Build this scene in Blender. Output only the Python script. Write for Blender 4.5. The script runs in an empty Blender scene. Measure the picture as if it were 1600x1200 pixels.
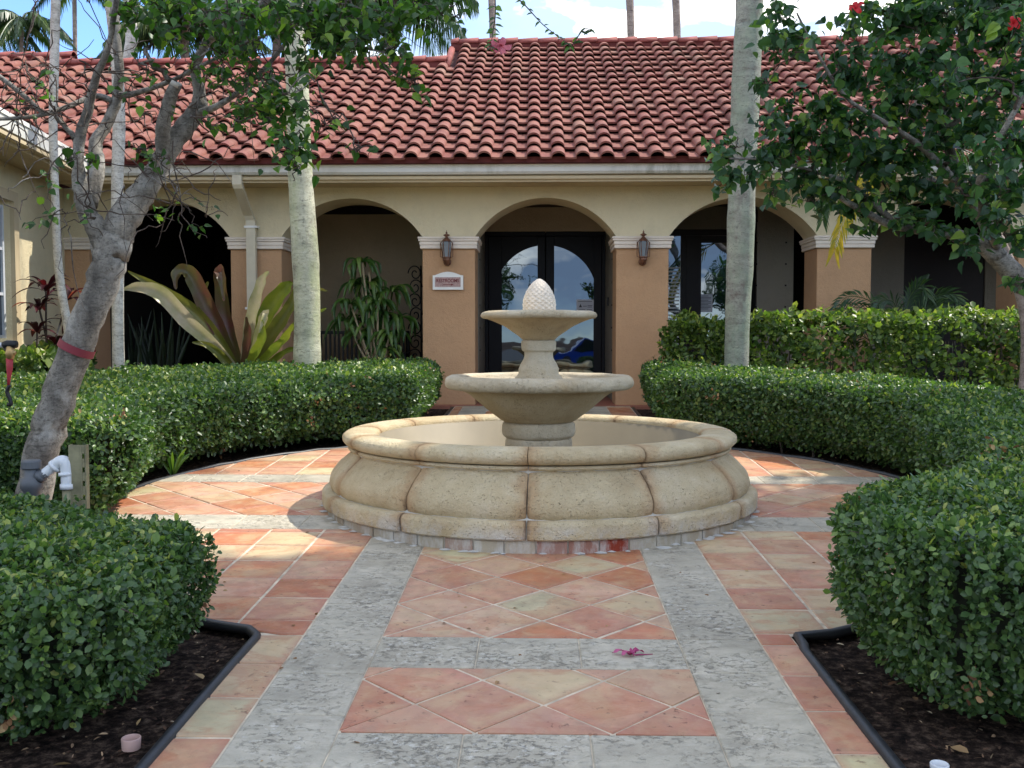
import bpy, math, random
import numpy as np
from mathutils import Vector, Matrix

random.seed(7)
rng = np.random.default_rng(11)
PI = math.pi
scene = bpy.context.scene
COL = scene.collection

# ------------------------------------------------------------------ camera
F, W, H = 1520.0, 1600.0, 1200.0
YAW = math.atan(39 / F)
PITCH = math.atan(73 / F)
CAMZ = 1.42
cd = bpy.data.cameras.new("camera")
cam = bpy.data.objects.new("camera", cd)
COL.objects.link(cam)
cam.location = (0, 0, CAMZ)
cam.rotation_euler = (PI / 2 - PITCH, 0, YAW)
cd.sensor_width = 36
cd.lens = 36 * F / W
cd.clip_start = 0.05
cd.clip_end = 600
scene.camera = cam

# ------------------------------------------------------------------ sky, sun, exposure
SUN = Vector((0.93, 0.37, 1.33)).normalized()
elev = math.asin(SUN.z)
world = bpy.data.worlds.new("World")
scene.world = world
world.use_nodes = True
nt = world.node_tree
bg = nt.nodes["Background"]
sky = nt.nodes.new("ShaderNodeTexSky")
sky.sky_type = 'NISHITA'
sky.sun_disc = False
sky.sun_elevation = elev
sky.sun_rotation = math.atan2(SUN.x, SUN.y)
sky.air_density = 0.8
sky.dust_density = 0.1
sky.ozone_density = 3.0
tc = nt.nodes.new("ShaderNodeTexCoord")
mp = nt.nodes.new("ShaderNodeMapping")
mp.inputs['Scale'].default_value = (1.0, 1.0, 2.2)
mp.inputs['Location'].default_value = (-2.0963, 0.80916, 0.73609)
nz = nt.nodes.new("ShaderNodeTexNoise")
nz.inputs['Scale'].default_value = 2.1
nz.inputs['Detail'].default_value = 8
nz.inputs['Roughness'].default_value = 0.55
cr = nt.nodes.new("ShaderNodeValToRGB")
cr.color_ramp.elements[0].position = 0.40
cr.color_ramp.elements[0].color = (0, 0, 0, 1)
cr.color_ramp.elements[1].position = 0.60
cr.color_ramp.elements[1].color = (1, 1, 1, 1)
mx = nt.nodes.new("ShaderNodeMix")
mx.data_type = 'RGBA'
mx.inputs[7].default_value = (8.6, 8.3, 7.9, 1)
nt.links.new(tc.outputs['Generated'], mp.inputs[0])
nt.links.new(mp.outputs[0], nz.inputs['Vector'])
nt.links.new(nz.outputs['Fac'], cr.inputs[0])
nt.links.new(cr.outputs[0], mx.inputs[0])
nz2 = nt.nodes.new("ShaderNodeTexNoise"); nz2.inputs['Scale'].default_value = 7.5; nz2.inputs['Detail'].default_value = 6
nt.links.new(mp.outputs[0], nz2.inputs['Vector'])
hz = nt.nodes.new('ShaderNodeMix'); hz.data_type = 'RGBA'; hz.blend_type = 'MULTIPLY'; hz.inputs[0].default_value = 1.0; hz.inputs[7].default_value = (.70, .80, .90, 1)
mc = nt.nodes.new("ShaderNodeMix"); mc.data_type = 'RGBA'
mc.inputs[6].default_value = (1.9, 2.5, 3.5, 1); mc.inputs[7].default_value = (9.8, 9.2, 8.3, 1)
cr2 = nt.nodes.new("ShaderNodeValToRGB"); cr2.color_ramp.elements[0].position = .46; cr2.color_ramp.elements[1].position = .62
nt.links.new(nz2.outputs['Fac'], cr2.inputs[0]); nt.links.new(cr2.outputs[0], mc.inputs[0]); nt.links.new(mc.outputs[2], mx.inputs[7])
nt.links.new(sky.outputs[0], hz.inputs[6]); nt.links.new(hz.outputs[2], mx.inputs[6])
nt.links.new(mx.outputs[2], bg.inputs[0])
bg.inputs[1].default_value = 0.15

sl = bpy.data.lights.new("sun", 'SUN')
sl.energy = 2.2
sl.angle = math.radians(0.53)
sl.color = (1.0, 0.94, 0.84)
sun = bpy.data.objects.new("sun", sl)
COL.objects.link(sun)
sun.rotation_euler = (-SUN).to_track_quat('-Z', 'Y').to_euler()
sun.location = SUN * 40

scene.view_settings.view_transform = 'Standard'
scene.view_settings.look = 'None'
scene.view_settings.gamma = 1
scene.view_settings.use_curve_mapping = False
scene.view_settings.exposure = 1.5
scene.render.film_transparent = False
scene.cycles.max_bounces = 7
scene.cycles.diffuse_bounces = 4
scene.cycles.transmission_bounces = 6
scene.cycles.transparent_max_bounces = 8
scene.cycles.use_denoising = True

# ------------------------------------------------------------------ geometry of the place
SL = 0.0375
def gz(Y):
    """ground height: the walk rises gently towards the arcade"""
    return SL * min(max(Y, -3.0), 13.0)

RM = cam.rotation_euler.to_matrix()
def ray(x, y):
    return RM @ Vector(((x - W / 2) / F, -(y - H / 2) / F, -1.0))
def at(x, y, Y):
    d = ray(x, y)
    t = Y / d.y
    return Vector((d.x * t, Y, CAMZ + d.z * t))
def G(x, y):
    d = ray(x, y)
    t = CAMZ / (SL * d.y - d.z)
    return Vector((d.x * t, d.y * t, CAMZ + d.z * t))

# ------------------------------------------------------------------ object helpers
def link(o, parent=None):
    COL.objects.link(o)
    if parent is not None:
        o.parent = parent
    return o
def tag(o, label=None, cat=None, group=None, kind=None):
    if label: o['label'] = label
    if cat: o['category'] = cat
    if group: o['group'] = group
    if kind: o['kind'] = kind
    return o
def empty(name, loc=(0, 0, 0)):
    o = bpy.data.objects.new(name, None)
    o.empty_display_size = 0.2
    o.location = loc
    COL.objects.link(o)
    return o
def mesh_data(name, verts, faces, mat=None, smooth=False):
    me = bpy.data.meshes.new(name)
    me.from_pydata([tuple(v) for v in verts], [], faces)
    if mat: me.materials.append(mat)
    if smooth: me.shade_smooth()
    me.update()
    return me
def child_fix(o, parent):
    """geometry is given in world coordinates; keep it there under a parent Empty"""
    if parent is not None:
        o.parent = parent
        o.matrix_parent_inverse = Matrix.Translation(parent.matrix_basis.translation).inverted() if parent.parent is None else parent.matrix_parent_inverse.copy()
    return o
def obj(name, verts, faces, mat, parent=None, smooth=False):
    me = mesh_data(name, verts, faces, mat, smooth)
    o = bpy.data.objects.new(name, me)
    COL.objects.link(o)
    if parent is not None:
        o.parent = parent
        o.matrix_parent_inverse = inv_of(parent)
    return o
def inv_of(p):
    m = Matrix.Identity(4)
    chain = []
    q = p
    while q is not None:
        chain.append(q); q = q.parent
    for q in reversed(chain):
        m = m @ (q.matrix_parent_inverse if q.parent else Matrix.Identity(4)) @ q.matrix_basis
    return m.inverted()
def np_mesh(name, V, polys, mat, parent=None, rnd=None, smooth=False, nper=4):
    """V (n,3) array, polys (m,nper) array of equal-size faces"""
    me = bpy.data.meshes.new(name)
    me.vertices.add(len(V))
    me.vertices.foreach_set("co", np.asarray(V, dtype=np.float32).ravel())
    m = len(polys)
    me.loops.add(m * nper)
    me.loops.foreach_set("vertex_index", np.asarray(polys, dtype=np.int32).ravel())
    me.polygons.add(m)
    me.polygons.foreach_set("loop_start", np.arange(0, m * nper, nper, dtype=np.int32))
    if rnd is not None:
        a = me.attributes.new("rnd", 'FLOAT', 'POINT')
        a.data.foreach_set("value", np.asarray(rnd, dtype=np.float32))
    me.materials.append(mat)
    me.update(calc_edges=True)
    me.validate()
    if smooth: me.shade_smooth()
    o = bpy.data.objects.new(name, me)
    COL.objects.link(o)
    if parent is not None:
        o.parent = parent
        o.matrix_parent_inverse = inv_of(parent)
    return o

class MB:
    """collects shapes that make up ONE part"""
    def __init__(s): s.v = []; s.f = []
    def add(s, vs, fs):
        b = len(s.v); s.v += [tuple(v) for v in vs]; s.f += [tuple(i + b for i in f) for f in fs]
    def box(s, x0, x1, y0, y1, z0, z1, b=0.0):
        if b <= 0:
            vs = [(x, y, z) for z in (z0, z1) for y in (y0, y1) for x in (x0, x1)]
            s.add(vs, [(0, 2, 3, 1), (4, 5, 7, 6), (0, 1, 5, 4), (2, 6, 7, 3), (0, 4, 6, 2), (1, 3, 7, 5)])
        else:
            vs = []; cx = [(x0, 1), (x1, -1)]
            idx = {}
            for i, (x, sx) in enumerate(cx):
                for j, (y, sy) in enumerate([(y0, 1), (y1, -1)]):
                    for k, (z, sz) in enumerate([(z0, 1), (z1, -1)]):
                        for a in range(3):
                            p = [x + sx * b, y + sy * b, z + sz * b]; p[a] = (x, y, z)[a]
                            idx[i, j, k, a] = len(vs); vs.append(p)
            I = idx; fs = []
            for i in (0, 1):
                q = [I[i, 0, 0, 0], I[i, 1, 0, 0], I[i, 1, 1, 0], I[i, 0, 1, 0]]; fs.append(q[::-1] if i == 0 else q)
                q = [I[0, i, 0, 1], I[1, i, 0, 1], I[1, i, 1, 1], I[0, i, 1, 1]]; fs.append(q if i == 0 else q[::-1])
                q = [I[0, 0, i, 2], I[1, 0, i, 2], I[1, 1, i, 2], I[0, 1, i, 2]]; fs.append(q[::-1] if i == 0 else q)
            for j in (0, 1):
                for k in (0, 1):
                    fs.append([I[0, j, k, 1], I[1, j, k, 1], I[1, j, k, 2], I[0, j, k, 2]])
                    fs.append([I[j, 0, k, 0], I[j, 1, k, 0], I[j, 1, k, 2], I[j, 0, k, 2]])
                    fs.append([I[j, k, 0, 0], I[j, k, 1, 0], I[j, k, 1, 1], I[j, k, 0, 1]])
            for i in (0, 1):
                for j in (0, 1):
                    for k in (0, 1):
                        fs.append([I[i, j, k, 0], I[i, j, k, 1], I[i, j, k, 2]])
            s.add(vs, fs)
    def prism(s, poly, h0, h1, axis='z'):
        """poly 2-D; axis 'z': (x,y) extruded in z, 'y': (x,z) extruded in y"""
        n = len(poly)
        if axis == 'z': vs = [(p[0], p[1], h) for h in (h0, h1) for p in poly]
        else: vs = [(p[0], h, p[1]) for h in (h0, h1) for p in poly]
        s.add(vs, [tuple(range(n))[::-1], tuple(range(n, 2 * n))] + [(i, (i + 1) % n, n + (i + 1) % n, n + i) for i in range(n)])
    def tube(s, pts, rad, n=8, cap=True, wob=0.0):
        pts = [Vector(p) for p in pts]
        if not hasattr(rad, '__len__'): rad = [rad] * len(pts)
        up = Vector((0.13, 0.21, 1)).normalized(); vs = []; prev = None
        for i, p in enumerate(pts):
            t = (pts[min(i + 1, len(pts) - 1)] - pts[max(i - 1, 0)]).normalized()
            if prev is None:
                a = t.orthogonal().normalized() if abs(t.dot(up)) > .95 else t.cross(up).normalized()
            else:
                a = (prev - t * prev.dot(t)).normalized()
            prev = a; b = t.cross(a)
            for k in range(n):
                th = 2 * PI * k / n
                r = rad[i] * (1 + (random.uniform(-wob, wob) if wob else 0))
                vs.append(p + (a * math.cos(th) + b * math.sin(th)) * r)
        fs = []
        for i in range(len(pts) - 1):
            for k in range(n):
                fs.append((i * n + k, i * n + (k + 1) % n, (i + 1) * n + (k + 1) % n, (i + 1) * n + k))
        if cap:
            fs.append(tuple(range(n))[::-1]); m = (len(pts) - 1) * n; fs.append(tuple(range(m, m + n)))
        s.add(vs, fs)
    def lathe(s, prof, c, n=24, a0=0.0, a1=2 * PI):
        full = abs(a1 - a0 - 2 * PI) < 1e-6; m = n if full else n + 1
        vs = []
        for i in range(m):
            a = a0 + (a1 - a0) * i / n
            for r, z in prof: vs.append((c[0] + r * math.cos(a), c[1] + r * math.sin(a), c[2] + z))
        k = len(prof); fs = []
        for i in range(n):
            j = (i + 1) % m
            for q in range(k - 1):
                fs.append((i * k + q, j * k + q, j * k + q + 1, i * k + q + 1))
        s.add(vs, fs)
    def build(s, name, mat, parent=None, smooth=False):
        return obj(name, s.v, s.f, mat, parent, smooth)

def catmull(pts, rads=None, sub=4):
    P = [Vector(p) for p in pts]; out = []; ro = []
    for i in range(len(P) - 1):
        p0 = P[max(i - 1, 0)]; p1 = P[i]; p2 = P[i + 1]; p3 = P[min(i + 2, len(P) - 1)]
        for k in range(sub):
            t = k / sub
            out.append(0.5 * ((2 * p1) + (p2 - p0) * t + (2 * p0 - 5 * p1 + 4 * p2 - p3) * t * t + (3 * p1 - p0 - 3 * p2 + p3) * t ** 3))
            if rads: ro.append(rads[i] * (1 - t) + rads[i + 1] * t)
    out.append(P[-1])
    if rads: ro.append(rads[-1]); return out, ro
    return out

# ------------------------------------------------------------------ materials
def S(r, g, b):
    """sRGB 0-255 to linear"""
    f = lambda c: (c / 255 / 12.92) if c / 255 <= .04045 else ((c / 255 + .055) / 1.055) ** 2.4
    return (f(r), f(g), f(b), 1)
class M:
    def __init__(s, name, rough=0.7, spec=0.5):
        s.m = bpy.data.materials.new(name); s.m.use_nodes = True; s.t = s.m.node_tree
        s.b = s.t.nodes["Principled BSDF"]; s.b.inputs['Roughness'].default_value = rough
        s.b.inputs['Specular IOR Level'].default_value = spec
        s.tc = None
    def n(s, typ, **kw):
        x = s.t.nodes.new(typ)
        for k, v in kw.items(): setattr(x, k, v)
        return x
    def L(s, a, b): s.t.links.new(a, b)
    def pos(s, scale=(1, 1, 1), obj=False):
        if obj:
            g = s.n("ShaderNodeTexCoord").outputs['Object']
        else:
            g = s.n("ShaderNodeNewGeometry").outputs['Position']
        if scale == (1, 1, 1): return g
        mp = s.n("ShaderNodeMapping"); mp.inputs['Scale'].default_value = scale; s.L(g, mp.inputs[0]); return mp.outputs[0]
    def noise(s, scale, detail=4, rough=.55, vec=None, dist=0.0):
        x = s.n("ShaderNodeTexNoise"); x.inputs['Scale'].default_value = scale; x.inputs['Detail'].default_value = detail
        x.inputs['Roughness'].default_value = rough; x.inputs['Distortion'].default_value = dist
        s.L(vec if vec is not None else s.pos(), x.inputs['Vector']); return x.outputs['Fac']
    def ramp(s, fac, stops, interp='LINEAR'):
        x = s.n("ShaderNodeValToRGB"); e = x.color_ramp.elements; x.color_ramp.interpolation = interp
        while len(e) > len(stops): e.remove(e[-1])
        while len(e) < len(stops): e.new(1)
        for i, (p, c) in enumerate(stops):
            e[i].position = p; e[i].color = c if hasattr(c, '__len__') else (c, c, c, 1)
        s.L(fac, x.inputs[0]); return x.outputs[0]
    def mix(s, fac, a, b, blend='MIX'):
        x = s.n("ShaderNodeMix", data_type='RGBA', blend_type=blend)
        for v, i in ((fac, 0), (a, 6), (b, 7)):
            if hasattr(v, 'is_linked') or hasattr(v, 'links'): s.L(v, x.inputs[i])
            else: x.inputs[i].default_value = v
        return x.outputs[2]
    def math(s, op, a, b=0.0, c=None, clamp=False):
        x = s.n("ShaderNodeMath", operation=op, use_clamp=clamp)
        for i, v in enumerate((a, b, c)):
            if v is None: continue
            if hasattr(v, 'links'): s.L(v, x.inputs[i])
            else: x.inputs[i].default_value = v
        return x.outputs[0]
    def attr(s, name='rnd'):
        x = s.n("ShaderNodeAttribute"); x.attribute_name = name; return x.outputs['Fac']
    def orand(s): return s.n("ShaderNodeObjectInfo").outputs['Random']
    def ocol(s): return s.n("ShaderNodeObjectInfo").outputs['Color']
    def col(s, c):
        if hasattr(c, 'links'): s.L(c, s.b.inputs['Base Color'])
        else: s.b.inputs['Base Color'].default_value = c
    def bump(s, h, strength=.3, dist=.01):
        x = s.n("ShaderNodeBump"); x.inputs['Strength'].default_value = strength; x.inputs['Distance'].default_value = dist
        s.L(h, x.inputs['Height']); s.L(x.outputs[0], s.b.inputs['Normal'])
    def rough(s, r): s.L(r, s.b.inputs['Roughness'])

def simple(name, c, rough=.6, var=.12, scale=8, bump=.15, bscale=60, dist=.004, metal=0, spec=.5):
    m = M(name, rough, spec)
    d = tuple(x * (1 - var) for x in c[:3]) + (1,); l = tuple(min(1, x * (1 + var)) for x in c[:3]) + (1,)
    m.col(m.ramp(m.noise(scale, 6), [(.3, d), (.7, l)]))
    if bump: m.bump(m.noise(bscale, 5), bump, dist)
    m.b.inputs['Metallic'].default_value = metal
    return m.m

def leafmat(name, stops, trans=.35, rough=.42, tint=(1.0, 1.25, .45), spec=.5):
    """stops: ramp of base colours over the per-leaf random value"""
    m = M(name, rough, spec)
    r = m.attr('rnd')
    c = m.ramp(r, stops)
    v = m.noise(14, 3)
    c = m.mix(m.math('MULTIPLY', v, .35), c, tuple(x * .5 for x in stops[0][1][:3]) + (1,))
    m.col(c)
    tr = m.n("ShaderNodeBsdfTranslucent")
    tcx = m.mix(1.0, c, (tint[0] * 1.0, tint[1], tint[2], 1), 'MULTIPLY')
    m.L(tcx, tr.inputs['Color'])
    ms = m.n("ShaderNodeMixShader"); ms.inputs[0].default_value = trans
    m.L(m.b.outputs[0], ms.inputs[1]); m.L(tr.outputs[0], ms.inputs[2])
    out = [x for x in m.t.nodes if x.type == 'OUTPUT_MATERIAL'][0]
    m.L(ms.outputs[0], out.inputs[0])
    return m.m

MT = {}
# stucco, upper cream and tan piers
def stucco(name, c, stain=.12):
    m = M(name, .9, .2)
    a = m.noise(1.3, 6); b = m.noise(18, 5)
    lo = tuple(x * (1 - stain) for x in c[:3]) + (1,)
    cc = m.ramp(a, [(.3, lo), (.65, c)])
    cc = m.mix(m.math('MULTIPLY', m.ramp(m.noise(5, 8, .7), [(.50, 0), (.72, 1)]), .24), cc, tuple(x * .6 for x in c[:3]) + (1,))
    dr_ = m.ramp(m.noise(1, 6, .65, m.pos((9, 9, 1.1))), [(.52, 0), (.70, 1)])
    cc = m.mix(m.math('MULTIPLY', dr_, .10), cc, tuple(x * .62 for x in c[:3]) + (1,))
    cc = m.mix(m.math('MULTIPLY', b, .15), cc, tuple(min(1, x * 1.2) for x in c[:3]) + (1,))
    m.col(cc); m.bump(m.math('ADD', m.noise(85, 6, .65), m.math('MULTIPLY', m.noise(22, 4), .8)), .8, .014)
    return m.m
MT['cream'] = stucco('cream_stucco', S(218, 204, 168))
MT['tan'] = stucco('tan_stucco', S(196, 156, 118))
MT['porch'] = stucco('porch_stucco', S(190, 172, 142))
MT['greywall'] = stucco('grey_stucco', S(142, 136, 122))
MT['cap'] = simple('cast_stone_cap', S(222, 209, 192), .85, .08, 5, .25, 70)
MT['soffit'] = simple('soffit_paint', S(190, 172, 138), .8, .05)
MT['white'] = simple('white_paint', S(228, 226, 218), .5, .05)
MT['plastic'] = simple('white_plastic', S(225, 228, 232), .35, .05, 6, .1)
MT['metalwhite'] = simple('grey_white_frame', S(190, 195, 200), .4, .05)
# gutter with green weathering
m = M('gutter_paint', .5)
a = m.noise(1, 6, .65, m.pos((.5, .5, .5)))
b = m.noise(1, 6, .7, m.pos((9, 9, 2.2)))
mask = m.math('MULTIPLY', m.ramp(a, [(.42, 0), (.6, 1)]), m.ramp(b, [(.4, 0), (.7, 1)]))
m.col(m.mix(m.math('MULTIPLY', mask, .8), S(214, 212, 204), S(120, 124, 104)))
MT['gutter'] = m.m
MT['gutterstain'] = m.m
# roof tile
m = M('roof_clay_tile', .75, .25)
r = m.math('FRACT', m.math('ADD', m.orand(), m.attr('rnd')))
c = m.ramp(r, [(0, S(118, 66, 60)), (.3, S(130, 78, 70)), (.6, S(140, 92, 80)), (.85, S(124, 72, 64)), (1, S(138, 104, 90))])
n1 = m.noise(5, 7, .65)
c = m.mix(m.math('MULTIPLY', m.ramp(n1, [(.42, 0), (.7, 1)]), .55), c, S(152, 112, 92))
n2 = m.noise(22, 7, .7)
c = m.mix(m.math('MULTIPLY', m.ramp(n2, [(.55, 0), (.72, 1)]), .5), c, S(92, 50, 46))
st_ = m.ramp(m.noise(1, 7, .7, m.pos((2.2, .8, .8))), [(.5, 0), (.7, 1)])
c = m.mix(m.math('MULTIPLY', st_, .55), c, S(84, 58, 52))
m.col(c); m.bump(m.noise(60, 5), .3, .006)
MT['rooftile'] = m.m
MT['ridge'] = simple('ridge_clay', S(140, 74, 66), .8, .25, 6, .3, 50)
MT['mortar'] = simple('red_mortar', S(104, 48, 44), .9, .2, 9, .3, 50)
MT['under'] = simple('roof_underlay', S(70, 36, 32), .95)
# doors
MT['doorblack'] = simple('black_door_paint', S(11, 12, 18), .5, .1, 6, .05, spec=.25)
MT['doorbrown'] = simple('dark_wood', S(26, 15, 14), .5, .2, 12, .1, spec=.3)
m = M('door_glass', .015, 1.0); m.col((.006, .008, .012, 1)); m.b.inputs['IOR'].default_value = 1.75; m.b.inputs['Specular Tint'].default_value = (.7, .85, 1, 1)
m.bump(m.noise(1.6, 2), .05, .05)
MT['glass'] = m.m
MT['dark'] = simple('dark_interior', (.012, .011, .010, 1), .9)  # near-black: shade of the unlit interior put into the colour; bolts share it
MT['iron'] = simple('black_iron', (.012, .012, .013, 1), .5, .2, 10, .1, 80, .004, .4)
MT['bronze'] = simple('aged_bronze', S(112, 78, 60), .42, .3, 30, .1, 80, .003, .6)
m = M('lantern_glass', .06, .9); m.col(S(170, 180, 185)); m.b.inputs['Transmission Weight'].default_value = .55
MT['lglass'] = m.m
MT['porchfloor'] = simple('porch_floor', S(150, 95, 75), .6)
MT['paper'] = simple('paper', S(205, 208, 214), .8, .03, 5, 0)
MT['ink'] = simple('print_ink', S(60, 62, 72), .8, .03, 5, 0)
MT['signpanel'] = simple('sign_panel', S(168, 138, 130), .6, .25, 60, .2, 90)
MT['signtext'] = simple('sign_lettering', S(110, 36, 34), .6, .1)
# fountain stone
def stone(name, base, hi, lo, stain=True, joint=False):
    m = M(name, .88, .25)
    p = m.pos()
    a = m.noise(3.2, 8, .6)
    c = m.ramp(a, [(.28, lo), (.5, base), (.72, hi)])
    if stain:
        s1 = m.ramp(m.noise(2.1, 7, .7), [(.5, 0), (.68, 1)])
        c = m.mix(m.math('MULTIPLY', s1, .38), c, S(190, 160, 114))
    if joint:
        # rust weeping from the twelve joints
        sep = m.n("ShaderNodeSeparateXYZ")
        sb = m.n("ShaderNodeVectorMath", operation='SUBTRACT'); sb.inputs[1].default_value = (FCX, FCY, 0)
        m.L(p, sb.inputs[0]); m.L(sb.outputs[0], sep.inputs[0])
        ang = m.math('ARCTAN2', sep.outputs[1], sep.outputs[0])
        u = m.math('FRACT', m.math('ADD', m.math('DIVIDE', m.math('SUBTRACT', ang, JOINT0), PI / 6), 20.5))
        d = m.math('ABSOLUTE', m.math('SUBTRACT', u, .5))
        wob = m.math('MULTIPLY', m.math('SUBTRACT', m.noise(9, 5, .7), .42), .28)
        mk = m.ramp(m.math('SUBTRACT', d, wob), [(0.0, 1), (.05, .55), (.11, 0)])
        c = m.mix(m.math('MULTIPLY', mk, .42), c, S(166, 112, 58))
        mk2 = m.ramp(m.math('SUBTRACT', d, m.math('MULTIPLY', wob, .3)), [(0.0, 1), (.010, .6), (.022, 0)])
        c = m.mix(m.math('MULTIPLY', m.math('MULTIPLY', mk2, m.ramp(m.noise(2.2, 5, .6), [(.46, 0), (.6, 1)])), .6), c, S(98, 72, 52))
        # white efflorescence towards the foot
        z = m.math('ADD', sep.outputs[2], m.math('MULTIPLY', m.noise(7, 5, .7), .14))
        ef = m.ramp(z, [(.36, 1), (.46, 0)])
        c = m.mix(m.math('MULTIPLY', m.math('MULTIPLY', ef, m.ramp(m.noise(5, 6, .7), [(.45, 0), (.6, 1)])), .7), c, S(212, 212, 208))
    v = m.n("ShaderNodeTexVoronoi"); v.inputs['Scale'].default_value = 85; m.L(p, v.inputs['Vector'])
    pit = m.math('MULTIPLY', m.ramp(v.outputs['Distance'], [(.12, 1), (.3, 0)]), m.ramp(m.noise(28, 4), [(.47, 0), (.6, 1)]))
    c = m.mix(m.math('MULTIPLY', pit, .6), c, S(110, 92, 66))
    g = m.ramp(m.noise(170, 3, .6), [(.35, 0), (.7, 1)])
    c = m.mix(m.math('MULTIPLY', g, .22), c, S(120, 108, 90))
    m.col(c)
    m.bump(m.math('SUBTRACT', m.noise(48, 6, .7), m.math('MULTIPLY', pit, .9)), .9, .02)
    return m.m
FC = G(841, 785)
FCX, FCY = 0.012, 6.83
FZ = gz(FCY)
JOINT0 = math.radians(-92.7)
MT['stone'] = stone('coral_stone', S(206, 189, 152), S(220, 206, 176), S(182, 162, 126), True, True)
MT['stone2'] = stone('grey_coral_stone', S(204, 190, 162), S(218, 208, 186), S(180, 164, 136), True)
MT['stone3'] = stone('bowl_stone', S(192, 170, 132), S(208, 190, 156), S(170, 144, 106), True)
MT['pine'] = simple('pale_cast_stone', S(226, 210, 188), .8, .08, 14, .3, 70)
MT['basin'] = simple('cream_basin_paint', S(134, 123, 100), .6, .12, 3, .1)
MT['grouty'] = simple('old_mortar', S(190, 186, 174), .95, .2, 20, .5, 60)
m = M('old_brick', .9, .2)
c = m.ramp(m.orand(), [(0, S(160, 144, 122)), (.3, S(176, 166, 146)), (.6, S(166, 156, 136)), (.8, S(160, 136, 120)), (1, S(156, 116, 104))])
c = m.mix(m.ocol(), c, S(140, 62, 46))

ef = m.ramp(m.noise(1, 6, .7, m.pos((14, 14, 5))), [(.45, 0), (.62, 1)])
c = m.mix(m.math('MULTIPLY', ef, .7), c, S(196, 194, 186))
m.col(c); m.bump(m.noise(70, 5), .5, .01)
MT['brick'] = m.m
# paving: colour from the object, mottled
m = M('terracotta', .5, .4)
oc = m.ocol()
hs = m.n("ShaderNodeHueSaturation"); m.L(oc, hs.inputs['Color'])
m.L(m.math('ADD', m.math('MULTIPLY', m.noise(2.3, 5, .6), .06), .479), hs.inputs['Hue'])
m.L(m.math('ADD', m.math('MULTIPLY', m.noise(7, 7, .65), .9), .58), hs.inputs['Value'])
oc = hs.outputs[0]
a = m.noise(5.5, 8, .62, None, .6)
c = m.mix(m.math('MULTIPLY', m.ramp(a, [(.47, 0), (.60, 1)]), .5), oc, S(192, 164, 124))
b2 = m.noise(3.4, 6, .6, m.pos((1, 1.6, 1)), .8)
ring = m.ramp(b2, [(.50, 0), (.56, 1), (.585, .35), (.60, .9), (.72, .6)])
c = m.mix(m.math('MULTIPLY', ring, .42), c, S(170, 98, 64))
e_ = m.math('MULTIPLY', m.attr('rim'), m.math('ADD', m.noise(11, 5), .15))
c = m.mix(m.math('MULTIPLY', e_, .6, None, True), c, S(168, 116, 98))
s2 = m.ramp(m.noise(34, 4, .65), [(.60, 0), (.68, 1)])
s2 = m.math('MULTIPLY', s2, m.ramp(m.noise(4.5, 4), [(.42, .1), (.6, 1)]))
c = m.mix(m.math('MULTIPLY', s2, .75), c, S(92, 56, 44))
s3 = m.ramp(m.noise(2.6, 8, .78), [(.54, 0), (.70, 1)])
c = m.mix(m.math('MULTIPLY', s3, .5), c, S(118, 100, 84))
c = m.mix(m.math('MULTIPLY', m.ramp(m.noise(16, 7, .7), [(.5, 0), (.68, 1)]), .22), c, S(196, 172, 138))
m.col(c); m.rough(m.ramp(m.noise(9, 5), [(.3, .38), (.7, .68)]))
m.bump(m.math('SUBTRACT', m.noise(12, 6), m.math('MULTIPLY', s2, .5)), .35, .012)
MT['terra'] = m.m
m = M('travertine', .62, .35)
a = m.noise(1, 9, .72, m.pos((3.2, 5.5, 3)), .6)
c = m.ramp(a, [(.3, S(152, 145, 128)), (.46, S(178, 170, 150)), (.6, S(196, 187, 166)), (.75, S(212, 203, 182))])
c = m.mix(m.math('MULTIPLY', m.orand(), .35), c, S(158, 151, 134))
st_ = m.ramp(m.noise(1.7, 9, .78), [(.46, 0), (.60, 1)])
c = m.mix(m.math('MULTIPLY', st_, .42), c, S(128, 119, 102))
v = m.noise(1, 6, .8, m.pos((34, 44, 34)), .3)
pit = m.ramp(v, [(.53, 0), (.59, 1)])
gate = m.ramp(m.noise(3.3, 7, .72), [(.46, .04), (.58, 1)])
pit = m.math('MULTIPLY', pit, gate)
c = m.mix(m.math('MULTIPLY', pit, .62), c, S(92, 87, 78))
w = m.ramp(m.noise(1, 6, .8, m.pos((27, 36, 27)), .3), [(.54, 0), (.61, 1)])
c = m.mix(m.math('MULTIPLY', m.math('MULTIPLY', w, gate), .5), c, S(220, 216, 204))
m.col(c); m.bump(m.math('SUBTRACT', m.math('MULTIPLY', a, .5), pit), .6, .014)
MT['trav'] = m.m
MT['grout'] = simple('pale_grout', S(194, 180, 156), .9, .35, 12, .4, 60)
m = M('mulch', .95, .1)
c = m.ramp(m.noise(26, 8, .7), [(.36, S(24, 19, 17)), (.5, S(62, 50, 43)), (.62, S(112, 94, 80)), (.72, S(150, 132, 112))])
m.col(c); m.bump(m.noise(34, 8, .75), 1.0, .05)
MT['mulch'] = m.m
m = M('mulch_chip', .9, .1); m.col(m.ramp(m.attr(), [(0, S(40, 30, 26)), (.45, S(74, 56, 46)), (.8, S(122, 98, 78)), (.93, S(168, 142, 110)), (1, S(206, 190, 162))]))
MT['chip'] = m.m
MT['hose'] = simple('black_edging', (.022, .023, .025, 1), .45, .25, 20, .15, 60)
MT['asphalt'] = simple('asphalt', (.07, .07, .07, 1), .9)
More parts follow.
